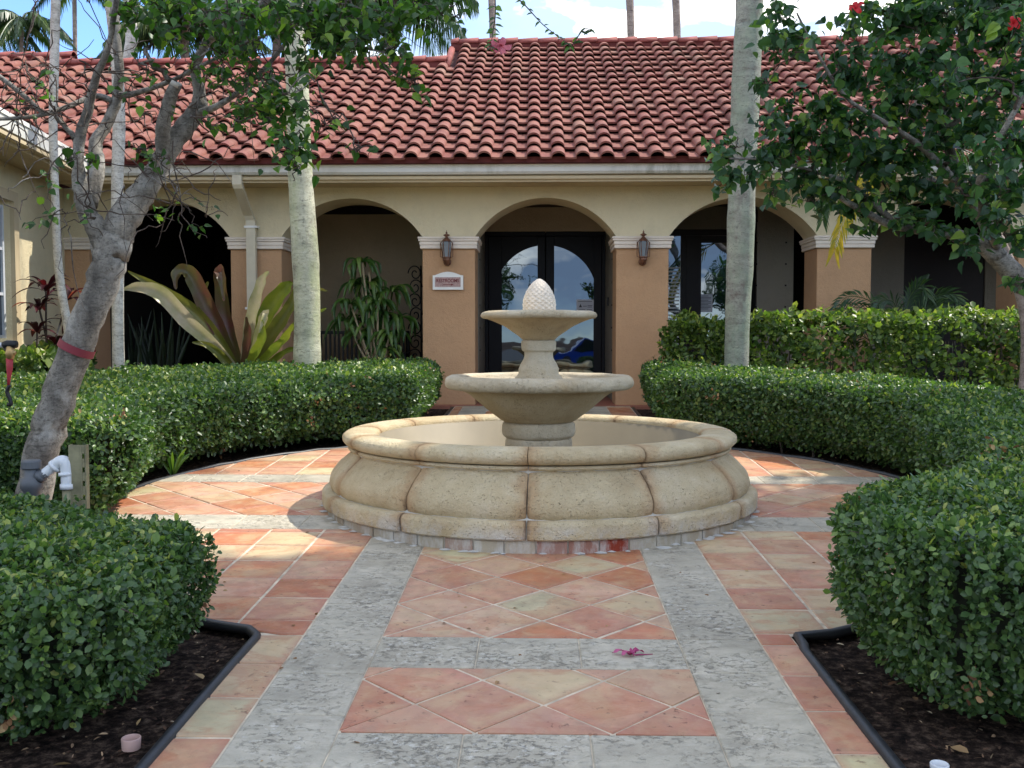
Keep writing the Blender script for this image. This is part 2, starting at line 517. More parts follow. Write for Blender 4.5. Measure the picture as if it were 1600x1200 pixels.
# bark
def bark(name, c1, c2, c3, ring=False, green=None, scale=7):
    m = M(name, .9, .2)
    vec = m.pos((1, 1, .45) if not ring else (1, 1, 2.2))
    a = m.noise(scale, 8, .7, vec)
    c = m.ramp(a, [(.3, c1), (.48, c2), (.68, c3)])
    sp = m.ramp(m.noise(scale * 7, 6, .7, m.pos((1, 1, 1.6))), [(.52, 0), (.66, 1)])
    c = m.mix(m.math('MULTIPLY', sp, .6), c, tuple(x * .35 for x in c1[:3]) + (1,))
    if green is not None:
        g = m.ramp(m.noise(2.3, 6, .65, m.pos((1.5, 1.5, .7))), [(.45, 0), (.62, 1)])
        c = m.mix(m.math('MULTIPLY', g, .55), c, green)
    if ring:
        rg = m.ramp(m.noise(1, 5, .7, m.pos((5, 5, 34)), .5), [(.60, 0), (.68, 1)])
        c = m.mix(m.math('MULTIPLY', rg, .7), c, tuple(x * .42 for x in c1[:3]) + (1,))
        dk = m.ramp(m.noise(1, 6, .75, m.pos((7, 7, 3.5))), [(.57, 0), (.66, 1)])
        c = m.mix(m.math('MULTIPLY', dk, .5), c, S(112, 98, 92))
    else:
        rg = m.ramp(m.noise(1, 7, .75, m.pos((16, 16, 40)), 1.0), [(.50, 0), (.62, 1)])
        c = m.mix(m.math('MULTIPLY', rg, .65), c, S(66, 62, 56))
        li = m.ramp(m.noise(5, 7, .7), [(.54, 0), (.64, 1)])
        c = m.mix(m.math('MULTIPLY', li, .45), c, S(186, 184, 176))
    m.col(c)
    m.bump(m.noise(scale * 5, 8, .75, vec), .8, .02)
    return m.m
MT['bark'] = bark('lichen_grey_bark', S(82, 78, 72), S(128, 123, 114), S(172, 167, 156))
MT['palm1'] = bark('pale_palm_bark', S(140, 140, 122), S(182, 180, 156), S(206, 204, 178), True, S(172, 178, 132), 3)
MT['palm2'] = bark('lichen_palm_bark', S(118, 106, 98), S(150, 150, 138), S(172, 174, 156), True, S(136, 152, 128), 5)
MT['palm3'] = bark('white_palm_bark', S(150, 144, 132), S(196, 190, 178), S(222, 218, 208), True, None, 6)
MT['palm4'] = bark('far_palm_bark', S(120, 106, 98), S(158, 142, 130), S(182, 166, 152), True, None, 5)
MT['twig'] = bark('twig_bark', S(58, 48, 42), S(86, 74, 66), S(116, 104, 94))
MT['cut'] = simple('cut_wood', S(206, 200, 188), .9)
MT['band'] = simple('maroon_band', S(120, 42, 52), .7, .1)
# leaves
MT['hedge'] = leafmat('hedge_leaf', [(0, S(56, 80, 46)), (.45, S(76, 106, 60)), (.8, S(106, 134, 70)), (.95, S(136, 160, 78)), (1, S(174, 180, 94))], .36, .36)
MT['hedgelit'] = leafmat('ficus_leaf', [(0, S(62, 88, 44)), (.5, S(104, 130, 58)), (.85, S(146, 162, 74)), (1, S(186, 188, 96))], .45, .4)
MT['core'] = simple('hedge_core', (.020, .024, .013, 1), .95, .5)  # near-black: shade between the leaves put into the colour
MT['hib'] = leafmat('hibiscus_leaf', [(0, S(44, 74, 50)), (.5, S(62, 100, 62)), (.8, S(86, 126, 68)), (.94, S(122, 156, 68)), (1, S(158, 180, 80))], .42, .42)
MT['hibl'] = leafmat('light_hibiscus_leaf', [(0, S(44, 72, 36)), (.5, S(66, 104, 46)), (.8, S(94, 136, 54)), (1, S(146, 172, 68))], .48, .42)
MT['palmleaf'] = leafmat('palm_leaflet', [(0, S(34, 58, 30)), (.6, S(60, 92, 44)), (1, S(112, 128, 60))], .35, .4)
MT['yellowfrond'] = leafmat('yellow_frond', [(0, S(120, 140, 40)), (.4, S(200, 180, 40)), (1, S(232, 196, 50))], .45, .5, (1.1, 1, .3))
MT['drac'] = leafmat('dracaena_leaf', [(0, S(56, 92, 40)), (.6, S(88, 126, 52)), (1, S(134, 160, 76))], .3, .35)
MT['red'] = leafmat('cordyline_leaf', [(0, S(40, 20, 26)), (.6, S(66, 26, 34)), (.88, S(110, 34, 44)), (1, S(180, 90, 54))], .3, .45, (1.2, .5, .4))
MT['snake'] = leafmat('snake_leaf', [(0, S(22, 40, 24)), (1, S(44, 66, 38))], .1, .5)
def strapmat(name, c1, c2, rib):
    m = M(name, .35, .5)
    c = m.ramp(m.noise(3, 5, .6), [(.35, c1), (.65, c2)])
    v = m.noise(1, 3, .5, m.pos((60, 60, 3)))
    c = m.mix(m.math('MULTIPLY', v, .3), c, rib)
    m.col(c)
    tr = m.n("ShaderNodeBsdfTranslucent"); m.L(c, tr.inputs['Color'])
    ms = m.n("ShaderNodeMixShader"); ms.inputs[0].default_value = .35
    m.L(m.b.outputs[0], ms.inputs[1]); m.L(tr.outputs[0], ms.inputs[2])
    out = [x for x in m.t.nodes if x.type == 'OUTPUT_MATERIAL'][0]; m.L(ms.outputs[0], out.inputs[0])
    return m.m
MT['cr_pink'] = strapmat('lily_pale', S(190, 182, 150), S(150, 158, 96), S(170, 120, 116))
MT['cr_olive'] = strapmat('lily_olive', S(98, 112, 40), S(128, 128, 52), S(104, 64, 56))
MT['cr_brown'] = strapmat('lily_purple', S(86, 92, 44), S(98, 60, 50), S(112, 44, 62))
MT['cr_green'] = strapmat('lily_green', S(118, 138, 40), S(160, 168, 50), S(110, 110, 60))
MT['flower'] = leafmat('pink_petal', [(0, S(214, 120, 140)), (1, S(236, 160, 176))], .4, .6, (1.1, .8, .8))
MT['magenta'] = leafmat('magenta_petal', [(0, S(170, 50, 110)), (1, S(214, 120, 160))], .3, .6, (1.1, .8, .8))
MT['redflower'] = leafmat('red_petal', [(0, S(190, 24, 34)), (1, S(226, 50, 54))], .35, .6, (1.2, .6, .6))
MT['dryleaf'] = leafmat('dry_leaf', [(0, S(96, 62, 40)), (.6, S(150, 112, 74)), (1, S(196, 168, 120))], .2, .8, (1, .9, .6))
MT['pvcgrey'] = simple('dark_grey_plastic', S(84, 88, 92), .5, .12, 12, .15)
MT['pvc'] = simple('white_pipe', S(206, 210, 212), .45, .1, 10, .1)
MT['post'] = simple('galvanised_post', S(128, 124, 96), .55, .3, 14, .2, 60, .004, .2)
MT['brass'] = simple('brass', S(160, 132, 88), .45, .2, 14, .1, 60, .003, .7)
MT['redpaint'] = simple('red_tag', S(150, 34, 44), .6)
MT['carblue'] = simple('blue_car_paint', S(20, 60, 150), .25)
MT['potring'] = simple('pink_clay_ring', S(176, 146, 136), .85, .12, 12, .2)
MT['bench'] = simple('black_bench', (.02, .02, .022, 1), .45)

# ================================================================== GROUND AND PAVING
CX, CY, CR = -0.03, 6.85, 3.0          # the round court
XI0, XI1 = -0.649, 0.585               # inner edges of the stone bands of the walk
XO0, XO1 = -0.98, 0.917                # outer edges
YI0, YI1 = 6.31, 7.47                  # the cross walk
YO0, YO1 = 5.93, 7.80
EX0, EX1 = -1.20, 1.08                 # black edging beside the walk

def sheet(name, x0, x1, ys, mat, dz=0.0, nx=1, kind='structure', wob=0):
    vs = []; fs = []
    for y in ys:
        for i in range(nx + 1):
            vs.append((x0 + (x1 - x0) * i / nx, y, gz(y) + dz + (random.uniform(-wob, wob) if wob else 0)))
    for j in range(len(ys) - 1):
        for i in range(nx):
            a = j * (nx + 1) + i
            fs.append((a, a + 1, a + nx + 2, a + nx + 1))
    o = obj(name, vs, fs, mat)
    if kind: tag(o, kind=kind)
    return o
ground = sheet('ground', -300, 300, [-300, -60, -3, 13, 40, 300], MT['mulch'], -0.03)
tag(ground, 'dark mulch and soil of the planting beds')
def polysheet(name, pts, mat, dz):
    c = (sum(p[0] for p in pts) / len(pts), sum(p[1] for p in pts) / len(pts))
    vs = [(c[0], c[1], gz(c[1]) + dz)] + [(p[0], p[1], gz(p[1]) + dz) for p in pts]
    n = len(pts)
    return vs, [(0, i + 1, (i + 1) % n + 1) for i in range(n)]
patio = empty('patio', (CX, CY, gz(CY)))
tag(patio, 'round court of terracotta tiles with grey travertine bands', kind='structure')
circ = [(CX + CR * math.cos(a), CY + CR * math.sin(a)) for a in np.linspace(0, 2 * PI, 97)[:-1]]
vs, fs = polysheet('g', circ, None, 0.0115)
obj('grout_bed', vs, fs, MT['grout'], patio)
walk = empty('path', (0, 3.4, gz(3.4)))
tag(walk, 'straight walk of tiles and travertine leading to the entrance', kind='structure')
mb = MB()
for (ya, yb) in ((1.6, 4.06), (9.6, 12.98)):
    x0, x1 = (EX0 + .01, EX1 - .01) if ya < 5 else (-1.1, 1.24)
    b = len(mb.v)
    mb.add([(x0, ya, gz(ya) + .0105), (x1, ya, gz(ya) + .0105), (x1, yb, gz(yb) + .0105), (x0, yb, gz(yb) + .0105)], [(0, 1, 2, 3)])
mb.build('grout_bed', MT['grout'], walk)

def clip(poly, a, b, c):
    """keep the part with a*x+b*y<=c"""
    out = []
    n = len(poly)
    for i in range(n):
        p, q = poly[i], poly[(i + 1) % n]
        dp = a * p[0] + b * p[1] - c; dq = a * q[0] + b * q[1] - c
        if dp <= 0: out.append(p)
        if (dp < 0 < dq) or (dq < 0 < dp):
            t = dp / (dp - dq); out.append((p[0] + (q[0] - p[0]) * t, p[1] + (q[1] - p[1]) * t))
    return out
def area(p): return .5 * sum(p[i][0] * p[(i + 1) % len(p)][1] - p[(i + 1) % len(p)][0] * p[i][1] for i in range(len(p)))
def inset(p, d):
    if area(p) < 0: p = p[::-1]
    out = p
    n = len(p)
    for i in range(n):
        (x0, y0), (x1, y1) = p[i], p[(i + 1) % n]
        L = math.hypot(x1 - x0, y1 - y0)
        if L < 1e-6: continue
        nx, ny = (y1 - y0) / L, -(x1 - x0) / L
        out = clip(out, nx, ny, nx * x0 + ny * y0 - d)
        if len(out) < 3: return []
    return out
def clean(p):
    o = []
    for q in p:
        if not o or math.hypot(q[0] - o[-1][0], q[1] - o[-1][1]) > 4e-3: o.append(q)
    if len(o) > 1 and math.hypot(o[0][0] - o[-1][0], o[0][1] - o[-1][1]) < 4e-3: o.pop()
    return o
def align(src, q):
    if len(src) != len(q): return q
    n = len(q)
    k = min(range(n), key=lambda k: sum((src[i][0] - q[(i + k) % n][0]) ** 2 + (src[i][1] - q[(i + k) % n][1]) ** 2 for i in range(n)))
    return [q[(i + k) % n] for i in range(n)]
def rclip(p, x0, x1, y0, y1):
    for a, b, c in ((1, 0, x1), (-1, 0, -x0), (0, 1, y1), (0, -1, -y0)):
        p = clip(p, a, b, c)
        if len(p) < 3: return []
    return p
def cclip(p, R):
    for k in range(72):
        a = 2 * PI * k / 72
        p = clip(p, math.cos(a), math.sin(a), CX * math.cos(a) + CY * math.sin(a) + R)
        if len(p) < 3: return []
    return p
CLS = {
 's': [(182, 130, 106), (174, 120, 98), (188, 140, 116)],
 'o': [(178, 110, 78), (168, 102, 74), (184, 120, 88)],
 'b': [(192, 166, 132), (186, 160, 128), (182, 156, 124)],
 'p': [(188, 146, 122), (190, 152, 128)],
 'y': [(184, 170, 134), (180, 164, 132)],
}
SAMPLES = [(640, 1080, 's'), (575, 1115, 's'), (600, 1145, 's'), (750, 1120, 's'), (850, 1080, 'b'), (935, 1065, 'p'), (1035, 1085, 'b'),
 (950, 1120, 's'), (850, 1150, 'p'), (1060, 1150, 's'), (1090, 1125, 's'), (700, 1150, 's'), (585, 1062, 'p'), (690, 1150, 's'),
 (700, 900, 's'), (655, 925, 's'), (695, 950, 'p'), (770, 925, 's'), (845, 955, 'y'), (770, 980, 'b'), (650, 975, 'p'), (665, 995, 'p'), (765, 980, 'p'),
 (850, 905, 'o'), (920, 930, 'p'), (1000, 905, 'o'), (1000, 955, 'b'), (930, 985, 's'), (850, 998, 'o'), (1010, 998, 'o'), (1040, 985, 'b'), (1030, 935, 's'),
 (450, 995, 'o'), (380, 1080, 'b'), (420, 1030, 'b'), (330, 1145, 'y'), (300, 1188, 's'), (470, 930, 'o'), (380, 930, 's'), (500, 900, 's'), (430, 962, 's'), (350, 962, 'o'),
 (1240, 1040, 's'), (1270, 1090, 's'), (1330, 1160, 's'), (1215, 975, 'y'), (1300, 975, 'y'), (1195, 940, 's'), (1270, 940, 'b'), (1155, 910, 'b'), (1250, 910, 's'), (1240, 1008, 'o'), (1300, 1004, 'y'),
 (1160, 885, 's'), (1240, 885, 'b'), (330, 770, 'p'), (300, 745, 'b'), (400, 770, 'o'), (360, 790, 'o'), (440, 745, 'o'), (1220, 780, 'b'), (1250, 800, 's'), (1230, 860, 's'), (300, 860, 'o')]
SG = [(G(x, y), k) for x, y, k in SAMPLES]
def tilecol(cx, cy):
    best = min(SG, key=lambda q: (q[0].x - cx) ** 2 + (q[0].y - cy) ** 2)
    d = math.hypot(best[0].x - cx, best[0].y - cy)
    k = best[1] if d < .14 else random.choices('sobpy', (4, 4, 2.5, 2, 1.2))[0]
    c = S(*random.choice(CLS[k])); v = random.uniform(.92, 1.06)
    return (min(1, c[0] * v), min(1, c[1] * v), min(1, c[2] * v), 1)
def slab(name, poly, mat, parent, color=None, h=.016, tilt=.0015):
    p = clean(poly)
    if len(p) < 3 or abs(area(p)) < .0012: return None
    if area(p) < 0: p = p[::-1]
    b = .005
    q = align(p, clean(inset(p, b)))
    cx = sum(a[0] for a in p) / len(p); cy = sum(a[1] for a in p) / len(p)
    tx, ty = random.uniform(-tilt, tilt), random.uniform(-tilt, tilt); dh = random.uniform(-.0012, .0012)
    def Z(x, y, hh): return gz(y) + hh + dh + tx * (x - cx) / .16 + ty * (y - cy) / .16
    n = len(p)
    vs = [(x, y, gz(y) - .002) for x, y in p] + [(x, y, Z(x, y, h - b * .8)) for x, y in p]
    fs = [(i, (i + 1) % n, n + (i + 1) % n, n + i) for i in range(n)]
    if len(q) == n:
        vs += [(x, y, Z(x, y, h)) for x, y in q]
        fs += [(n + i, n + (i + 1) % n, 2 * n + (i + 1) % n, 2 * n + i) for i in range(n)]
        w = align(q, clean(inset(q, .030)))
        if len(w) == n and abs(area(w)) > .004:
            vs += [(x, y, Z(x, y, h)) for x, y in w]
            fs += [(2 * n + i, 2 * n + (i + 1) % n, 3 * n + (i + 1) % n, 3 * n + i) for i in range(n)]
            fs.append(tuple(range(3 * n, 4 * n)))
        else:
            fs.append(tuple(range(2 * n, 3 * n)))
    else:
        vs[n:] = [(x, y, Z(x, y, h)) for x, y in p]
        fs.append(tuple(range(n, 2 * n)))
    o = obj(name, vs, fs, mat, parent)
    a_ = o.data.attributes.new('rim', 'FLOAT', 'POINT'); nn_ = len(vs)
    a_.data.foreach_set('value', np.array([1.0 if i < 3 * n or nn_ <= 3 * n else 0.0 for i in range(nn_)], dtype=np.float32))
    if color is not None: o.color = color
    return o
GR = .0068
def lay_grid(xs, ys, rect, par, circle=None, fount=True):
    for i in range(len(xs) - 1):
        for j in range(len(ys) - 1):
            p = [(xs[i], ys[j]), (xs[i + 1], ys[j]), (xs[i + 1], ys[j + 1]), (xs[i], ys[j + 1])]
            put_tile(p, rect, par, circle)
def put_tile(p, rect, par, circle, mat='terra', name='terracotta_tile', g=GR):
    e5 = .0048 if mat == 'terra' else 0
    p = rclip(p, rect[0] - e5, rect[1] + e5, rect[2] - e5, rect[3] + e5)
    if len(p) < 3: return
    if circle: p = cclip(p, circle)
    if len(p) < 3: return
    cx = sum(a[0] for a in p) / len(p); cy = sum(a[1] for a in p) / len(p)
    if max(math.hypot(a[0] - FCX, a[1] - FCY) for a in p) < 1.42: return
    p = inset(clean(p), g)
    if len(p) < 3: return
    if mat == 'terra': slab(name, p, MT['terra'], par, tilecol(cx, cy))
    else: slab(name, p, MT['trav'], par, None, .0165, .0008)
def lay_diag(ox, oy, hd, rect, par, circle=None):
    n = 14
    for i in range(-n, n):
        for j in range(-n, n):
            cx = ox + (i + j) * hd; cy = oy + (i - j) * hd + hd
            if not (rect[0] - hd < cx < rect[1] + hd and rect[2] - hd < cy < rect[3] + hd): continue
            put_tile([(cx + hd, cy), (cx, cy + hd), (cx - hd, cy), (cx, cy - hd)], rect, par, circle)
def lay_slabs(rect, cuts, par, along='x', circle=None):
    x0, x1, y0, y1 = rect
    cs = [x0 if along == 'x' else y0] + cuts + [x1 if along == 'x' else y1]
    for a, b in zip(cs, cs[1:]):
        p = [(a, y0), (b, y0), (b, y1), (a, y1)] if along == 'x' else [(x0, a), (x1, a), (x1, b), (x0, b)]
        put_tile(p, rect, par, circle, 'trav', 'travertine_slab', .0022)
RC = CR + .015
cuts3 = [XI0 + .411, XI0 + .822]
# quadrants of the court
pit = .3275
ysF = [4.215 + pit * k for k in range(-4, 6)] + [YO0 + .001]
ysFr = [4.087 + pit * k for k in range(-4, 6)] + [YO0 + .001]
ysF = sorted(y for y in ysF if y <= YO0 + .002); ysFr = sorted(y for y in ysFr if y <= YO0 + .002)
ysB = [YO1 + pit * k for k in range(0, 9)]
xsL = sorted([XO0 - pit * k for k in range(0, 9)]); xsR = [XO1 + pit * k for k in range(0, 9)]
lay_grid(xsL, ysF, (-9, XO0, 4.03, YO0), patio, RC)
lay_grid(xsR, ysFr, (XO1, 9, 4.087, YO0), patio, RC)
lay_grid(xsL, ysB, (-9, XO0, YO1, 12), patio, RC)
lay_grid(xsR, ysB, (XO1, 9, YO1, 12), patio, RC)
# cross walk: bands and diagonal tiles
for (xa, xb) in ((-4, XO0), (XO1, 4)):
    cs = [c for c in np.arange(xa, xb, .42)][1:]
    lay_slabs((xa, xb, YO0, YI0), cs, patio, 'x', RC)
    lay_slabs((xa, xb, YI1, YO1), cs, patio, 'x', RC)
    lay_diag(CX, 6.66, .2245, (xa, xb, YI0, YI1), patio, RC)
# main walk through the court
cutsL = [2.6, 3.0, 3.235, 3.47, 3.96, 4.45, 4.87, 5.3, 5.72, 6.1]
for (xa, xb, sh) in ((XO0, XI0, 0), (XI1, XO1, .04)):
    lay_slabs((xa, xb, 1.7, 5.93), [c + sh for c in (2.1, 2.5, 2.86, 3.235, 3.6, 3.96, 4.45, 4.87, 5.3)], walk if False else patio, 'y')
    lay_slabs((xa, xb, 7.80, 12.96), [8.3, 8.75, 9.2, 9.7, 10.15, 10.6, 11.05, 11.5, 12.0, 12.45], walk, 'y')
lay_diag(.024, 4.235, .2245, (XI0, XI1, 4.01, 5.93), patio)
lay_slabs((XI0, XI1, 3.67, 4.01), cuts3, walk)
lay_diag(.024, 3.335, .2245, (XI0, XI1, 3.105, 3.67), walk)
lay_slabs((XI0, XI1, 2.77, 3.105), cuts3, walk)
lay_diag(.024, 2.435, .2245, (XI0, XI1, 2.2, 2.77), walk)
lay_slabs((XI0, XI1, 1.86, 2.2), cuts3, walk)
y = 7.9
while y < 12.9:
    lay_slabs((XI0, XI1, y, y + .34), cuts3, walk)
    lay_diag(.024, y + .34 + .285, .2245, (XI0, XI1, y + .34, min(y + .905, 12.96)), walk)
    y += .905
# single tile courses outside the bands
lay_grid([XO0 - pit, XO0], [1.75, 2.08, 2.407, 2.733, 3.06, 3.377, 3.70, 4.03], (EX0 + .015, XO0, 1.7, 4.03), walk)
lay_grid([XO1, XO1 + pit], [1.7, 2.02, 2.345, 2.67, 2.99, 3.31, 3.627, 3.95, 4.087], (XO1, EX1 - .012, 1.7, 4.087), walk)
lay_grid([XO0 - pit, XO0], [9.6 + pit * k for k in range(11)], (-1.09, XO0, 9.6, 12.96), walk)
lay_grid([XO1, XO1 + pit], [9.6 + pit * k for k in range(11)], (XO1, 1.23, 9.6, 12.96), walk)
# porch floor and the car court behind the camera
MBp = MB(); MBp.box(-11, 9.5, 13.0, 20, .30, .497)
tag(MBp.build('porch_floor', MT['porchfloor']), 'reddish floor of the covered arcade', kind='structure')
tag(sheet('road', -60, 60, [-60, -26, -9], MT['asphalt'], .02), 'asphalt drive behind the viewpoint', kind='structure')

# black edging along both beds
def arcpts(a0, a1, R, n): return [(CX + R * math.cos(a), CY + R * math.sin(a)) for a in np.linspace(a0, a1, n)]
ER = CR + .02
aL0 = math.atan2(4.05 - CY, EX0 - CX); aL1 = math.atan2(9.62 - CY, -1.13 - CX)
left = [(EX0, 1.6), (EX0, 2.6), (EX0 + .012, 3.3), (EX0 + .02, 3.98), (EX0 + .015, 4.02)] + arcpts(aL0 + 2 * PI - .015, aL1 + 0.0, ER, 40) + [(-1.14, 10.4), (-1.12, 11.6), (-1.12, 12.8)]
right = [(EX1, 1.6), (EX1 + .01, 2.6), (EX1, 3.2), (EX1 - .005, 3.88), (EX1, 3.93)] + arcpts(math.atan2(3.97 - CY, EX1 + .04 - CX), math.atan2(9.6 - CY, 1.24 - CX), ER, 40) + [(1.27, 10.4), (1.26, 11.6), (1.27, 12.8)]
for pts, lab in ((left, 'black rubber edging curving along the left planting bed'), (right, 'black rubber edging curving along the right planting bed')):
    mb = MB()
    mb.tube([(x + random.uniform(-.008, .008), y + random.uniform(-.004, .004), gz(y) + .012 + random.uniform(-.006, .006)) for x, y in pts], .022, 8)
    mb.v = [(v[0], v[1], v[2]) for v in mb.v]
    tag(mb.build('bed_edging', MT['hose'], None, True), lab, 'edging', 'edging of the beds')

# ================================================================== FOUNTAIN
ft = empty('fountain', (FCX, FCY, FZ))
tag(ft, 'tiered coral stone fountain with round basin and pineapple finial in the court', 'fountain')
c0 = (FCX, FCY, 0)
def ring_piece(prof, a0, a1, n):
    """closed profile swept through an arc, with end faces"""
    k = len(prof); vs = []; fs = []
    for i in range(n + 1):
        f = i / n; 
        if n >= 10: f = (0, .012, .035, .08, .2, .35, .5, .65, .8, .92, .965, .988, 1)[i]
        a = a0 + (a1 - a0) * f; ed = min(f, 1 - f) * (a1 - a0) * 1.4
        dr = (-.008 * math.exp(-(ed / .008) ** 2) - .0045 * math.exp(-(ed / .05) ** 2)) if n >= 10 else 0
        for r, z in prof:
            q_ = (1 if r > 1.2 else 0) * dr; wv_ = .0022 * math.sin(a * 37 + z * 50) if n >= 10 and r > 1.2 else 0
            vs.append((FCX + (r + q_ + wv_) * math.cos(a), FCY + (r + q_ + wv_) * math.sin(a), z))
    for i in range(n):
        for q in range(k):
            w = (q + 1) % k
            fs.append((i * k + q, (i + 1) * k + q, (i + 1) * k + w, i * k + w))
    fs.append(tuple(range(k))); fs.append(tuple(range(n * k, n * k + k))[::-1])
    return vs, fs
def smoothprof(p, sub=3):
    q = catmull([(a, b, 0) for a, b in p], None, sub)
    return [(v.x, v.y) for v in q]
rim_p = smoothprof([(1.285, .688), (1.33, .694), (1.358, .718), (1.362, .745), (1.345, .768), (1.31, .781), (1.25, .786), (1.18, .783), (1.14, .772), (1.122, .745), (1.125, .70)], 3) + [(1.15, .685)]
body_p = smoothprof([(1.435, .398), (1.447, .43), (1.446, .47), (1.43, .51), (1.395, .555), (1.35, .595), (1.315, .625), (1.298, .645), (1.297, .656)], 3) + [(1.318, .660), (1.326, .670), (1.318, .682), (1.29, .686), (1.16, .684), (1.16, .40)]
base_p = [(1.16, .292), (1.492, .292), (1.500, .300), (1.502, .372), (1.494, .388), (1.476, .397), (1.16, .398)]
for k in range(12):
    a0 = JOINT0 + k * PI / 6
    for nm, pr, g in (('rim_stone', rim_p, .0016), ('body_stone', body_p, .0022), ('plinth_stone', base_p, .003)):
        vs, fs = ring_piece(pr, a0 + g, a0 + PI / 6 - g, 12)
        o = obj(nm, vs, fs, MT['stone'], ft, False)
        for p in o.data.polygons: p.use_smooth = len(p.vertices) == 4
        o.data.set_sharp_from_angle(angle=math.radians(38)) if hasattr(o.data, 'set_sharp_from_angle') else None
mb = MB(); mb.lathe([(1.12, .20), (1.12, .74), (1.117, .74), (1.117, .32), (.02, .31)], c0, 72)
mb.build('basin_lining', MT['basin'], ft, True)
mb = MB(); mb.lathe([(1.285, .683), (1.30, .66), (1.28, .62), (1.42, .42), (1.47, .35), (1.47, .288), (1.466, .285), (1.4645, .1)], c0, 72)
mb.build('mortar_core', MT['grouty'], ft, True)
nb = 52
for k in range(nb):
    a0 = JOINT0 + (k + .3) * 2 * PI / nb
    d = random.uniform(-.004, .006)
    vs, fs = ring_piece([(1.40, .12), (1.468 + d, .12), (1.472 + d, .13), (1.472 + d, .278), (1.466 + d, .288), (1.40, .288)], a0 + .0035, a0 + 2 * PI / nb - .0035, 2)
    bo = obj('brick', vs, fs, MT['brick'], ft); bo.color = (0, 0, 0, 1)
    am = a0 + PI / nb; bx_, by_ = FCX + 1.47 * math.cos(am), FCY + 1.47 * math.sin(am)
    if by_ < FCY and abs(bx_ - at(945, 870, by_).x) < .09 and not ft.get('redone'): bo.color = (1, 1, 1, 1); bo['label'] = 'bare red brick'; ft['redone'] = 1
    elif by_ < FCY and abs(bx_ - at(895, 870, by_).x) < .07: bo.color = (.35, .35, .35, 1)
# mortar smears at the foot
mb = MB()
for k in range(120):
    a = random.uniform(0, 2 * PI); r = 1.468 + random.uniform(0, .035)
    w = random.uniform(.015, .05); x, y = FCX + r * math.cos(a), FCY + r * math.sin(a)
    n = 7; pts = [(x + math.cos(2 * PI * i / n) * w * random.uniform(.5, 1.1) * 1.2, y + math.sin(2 * PI * i / n) * w * random.uniform(.4, .8)) for i in range(n)]
    zc = .0185 + k * .00001
    b = len(mb.v); mb.v += [(x, y, gz(y) + zc + .006)] + [(p[0], p[1], gz(p[1]) + zc - .001) for p in pts]
    mb.f += [(b, b + 1 + i, b + 1 + (i + 1) % n) for i in range(n)]
tag(mb.build('mortar_smear', simple('white_mortar', S(196, 194, 186), .95, .15, 20, .4, 60), ft, True), kind='stuff')

def rough_lathe(name, prof, mat, n=64, amp=.004, sub=3, sharp=True):
    pr = smoothprof(prof, sub)
    mb = MB(); mb.lathe(pr, c0, n)
    vs = []
    for v in mb.v:
        p = Vector(v)
        d = (math.sin(p.x * 31 + p.z * 17) + math.sin(p.y * 27 - p.z * 41) + math.sin(p.x * 63 + p.y * 71)) * amp / 3
        vs.append(((p.x - FCX) * (1 + d / max(.1, math.hypot(p.x - FCX, p.y - FCY))) + FCX, (p.y - FCY) * (1 + d / max(.1, math.hypot(p.x - FCX, p.y - FCY))) + FCY, p.z + d * .4))
    mb.v = vs
    return mb.build(name, mat, ft, True)
rough_lathe('pedestal_foot', [(.225, .30), (.228, .60), (.236, .64), (.236, .70), (.226, .715)], MT['stone2'])
rough_lathe('pedestal_collar', [(.215, .712), (.238, .722), (.256, .745), (.257, .80), (.246, .822), (.22, .832)], MT['stone2'])
rough_lathe('lower_bowl', [(.20, .826), (.245, .832), (.30, .868), (.36, .915), (.42, .965), (.485, 1.02), (.545, 1.052), (.60, 1.06)], MT['stone3'])
rough_lathe('lower_bowl_rim', [(.585, 1.062), (.62, 1.060), (.648, 1.072), (.662, 1.10), (.655, 1.132), (.63, 1.150), (.59, 1.154), (.555, 1.140), (.535, 1.112), (.45, 1.06), (.30, 1.03), (.05, 1.02)], MT['stone2'], 72, .007)
rough_lathe('middle_pedestal', [(.185, 1.02), (.178, 1.095), (.172, 1.13), (.150, 1.155), (.143, 1.175), (.142, 1.20), (.136, 1.212), (.125, 1.235), (.104, 1.27), (.099, 1.30), (.102, 1.318), (.114, 1.326), (.119, 1.338), (.120, 1.378), (.116, 1.396), (.10, 1.40)], MT['stone2'], 48, .003, 3)
rough_lathe('upper_bowl', [(.10, 1.398), (.114, 1.405), (.135, 1.424), (.18, 1.455), (.235, 1.493), (.29, 1.52), (.335, 1.538), (.365, 1.548)], MT['stone3'])
rough_lathe('upper_bowl_rim', [(.36, 1.549), (.384, 1.550), (.399, 1.560), (.403, 1.574), (.395, 1.590), (.375, 1.600), (.34, 1.602), (.30, 1.592), (.16, 1.57), (.02, 1.56)], MT['stone2'], 64, .006)
# pineapple finial
nu, nv = 112, 60; V = []; Fc = []
for j in range(nv + 1):
    t = j / nv
    z = 1.568 + .262 * t
    r = .112 * (math.sin(PI * min(1, .30 + .70 * t)) ** .62 if t > .28 else .93 + .07 * math.sin(t / .28 * PI / 2)) if t < 1 else 0.001
    for i in range(nu):
        u = i / nu * 14; v = t * 8.2
        a1 = abs(math.sin(PI * (u / 1 + v) / 1.0)) ; a2 = abs(math.sin(PI * (u - v)))
        bmp = min(a1, a2) ** .8
        rr = r * (1 + .085 * bmp - .03) if t < .985 else r
        th = 2 * PI * i / nu
        V.append((FCX + .004 + rr * math.cos(th), FCY + rr * math.sin(th), z))
for j in range(nv):
    for i in range(nu): Fc.append((j * nu + i, j * nu + (i + 1) % nu, (j + 1) * nu + (i + 1) % nu, (j + 1) * nu + i))
obj('pineapple_finial', V, Fc, MT['pine'], ft, True)

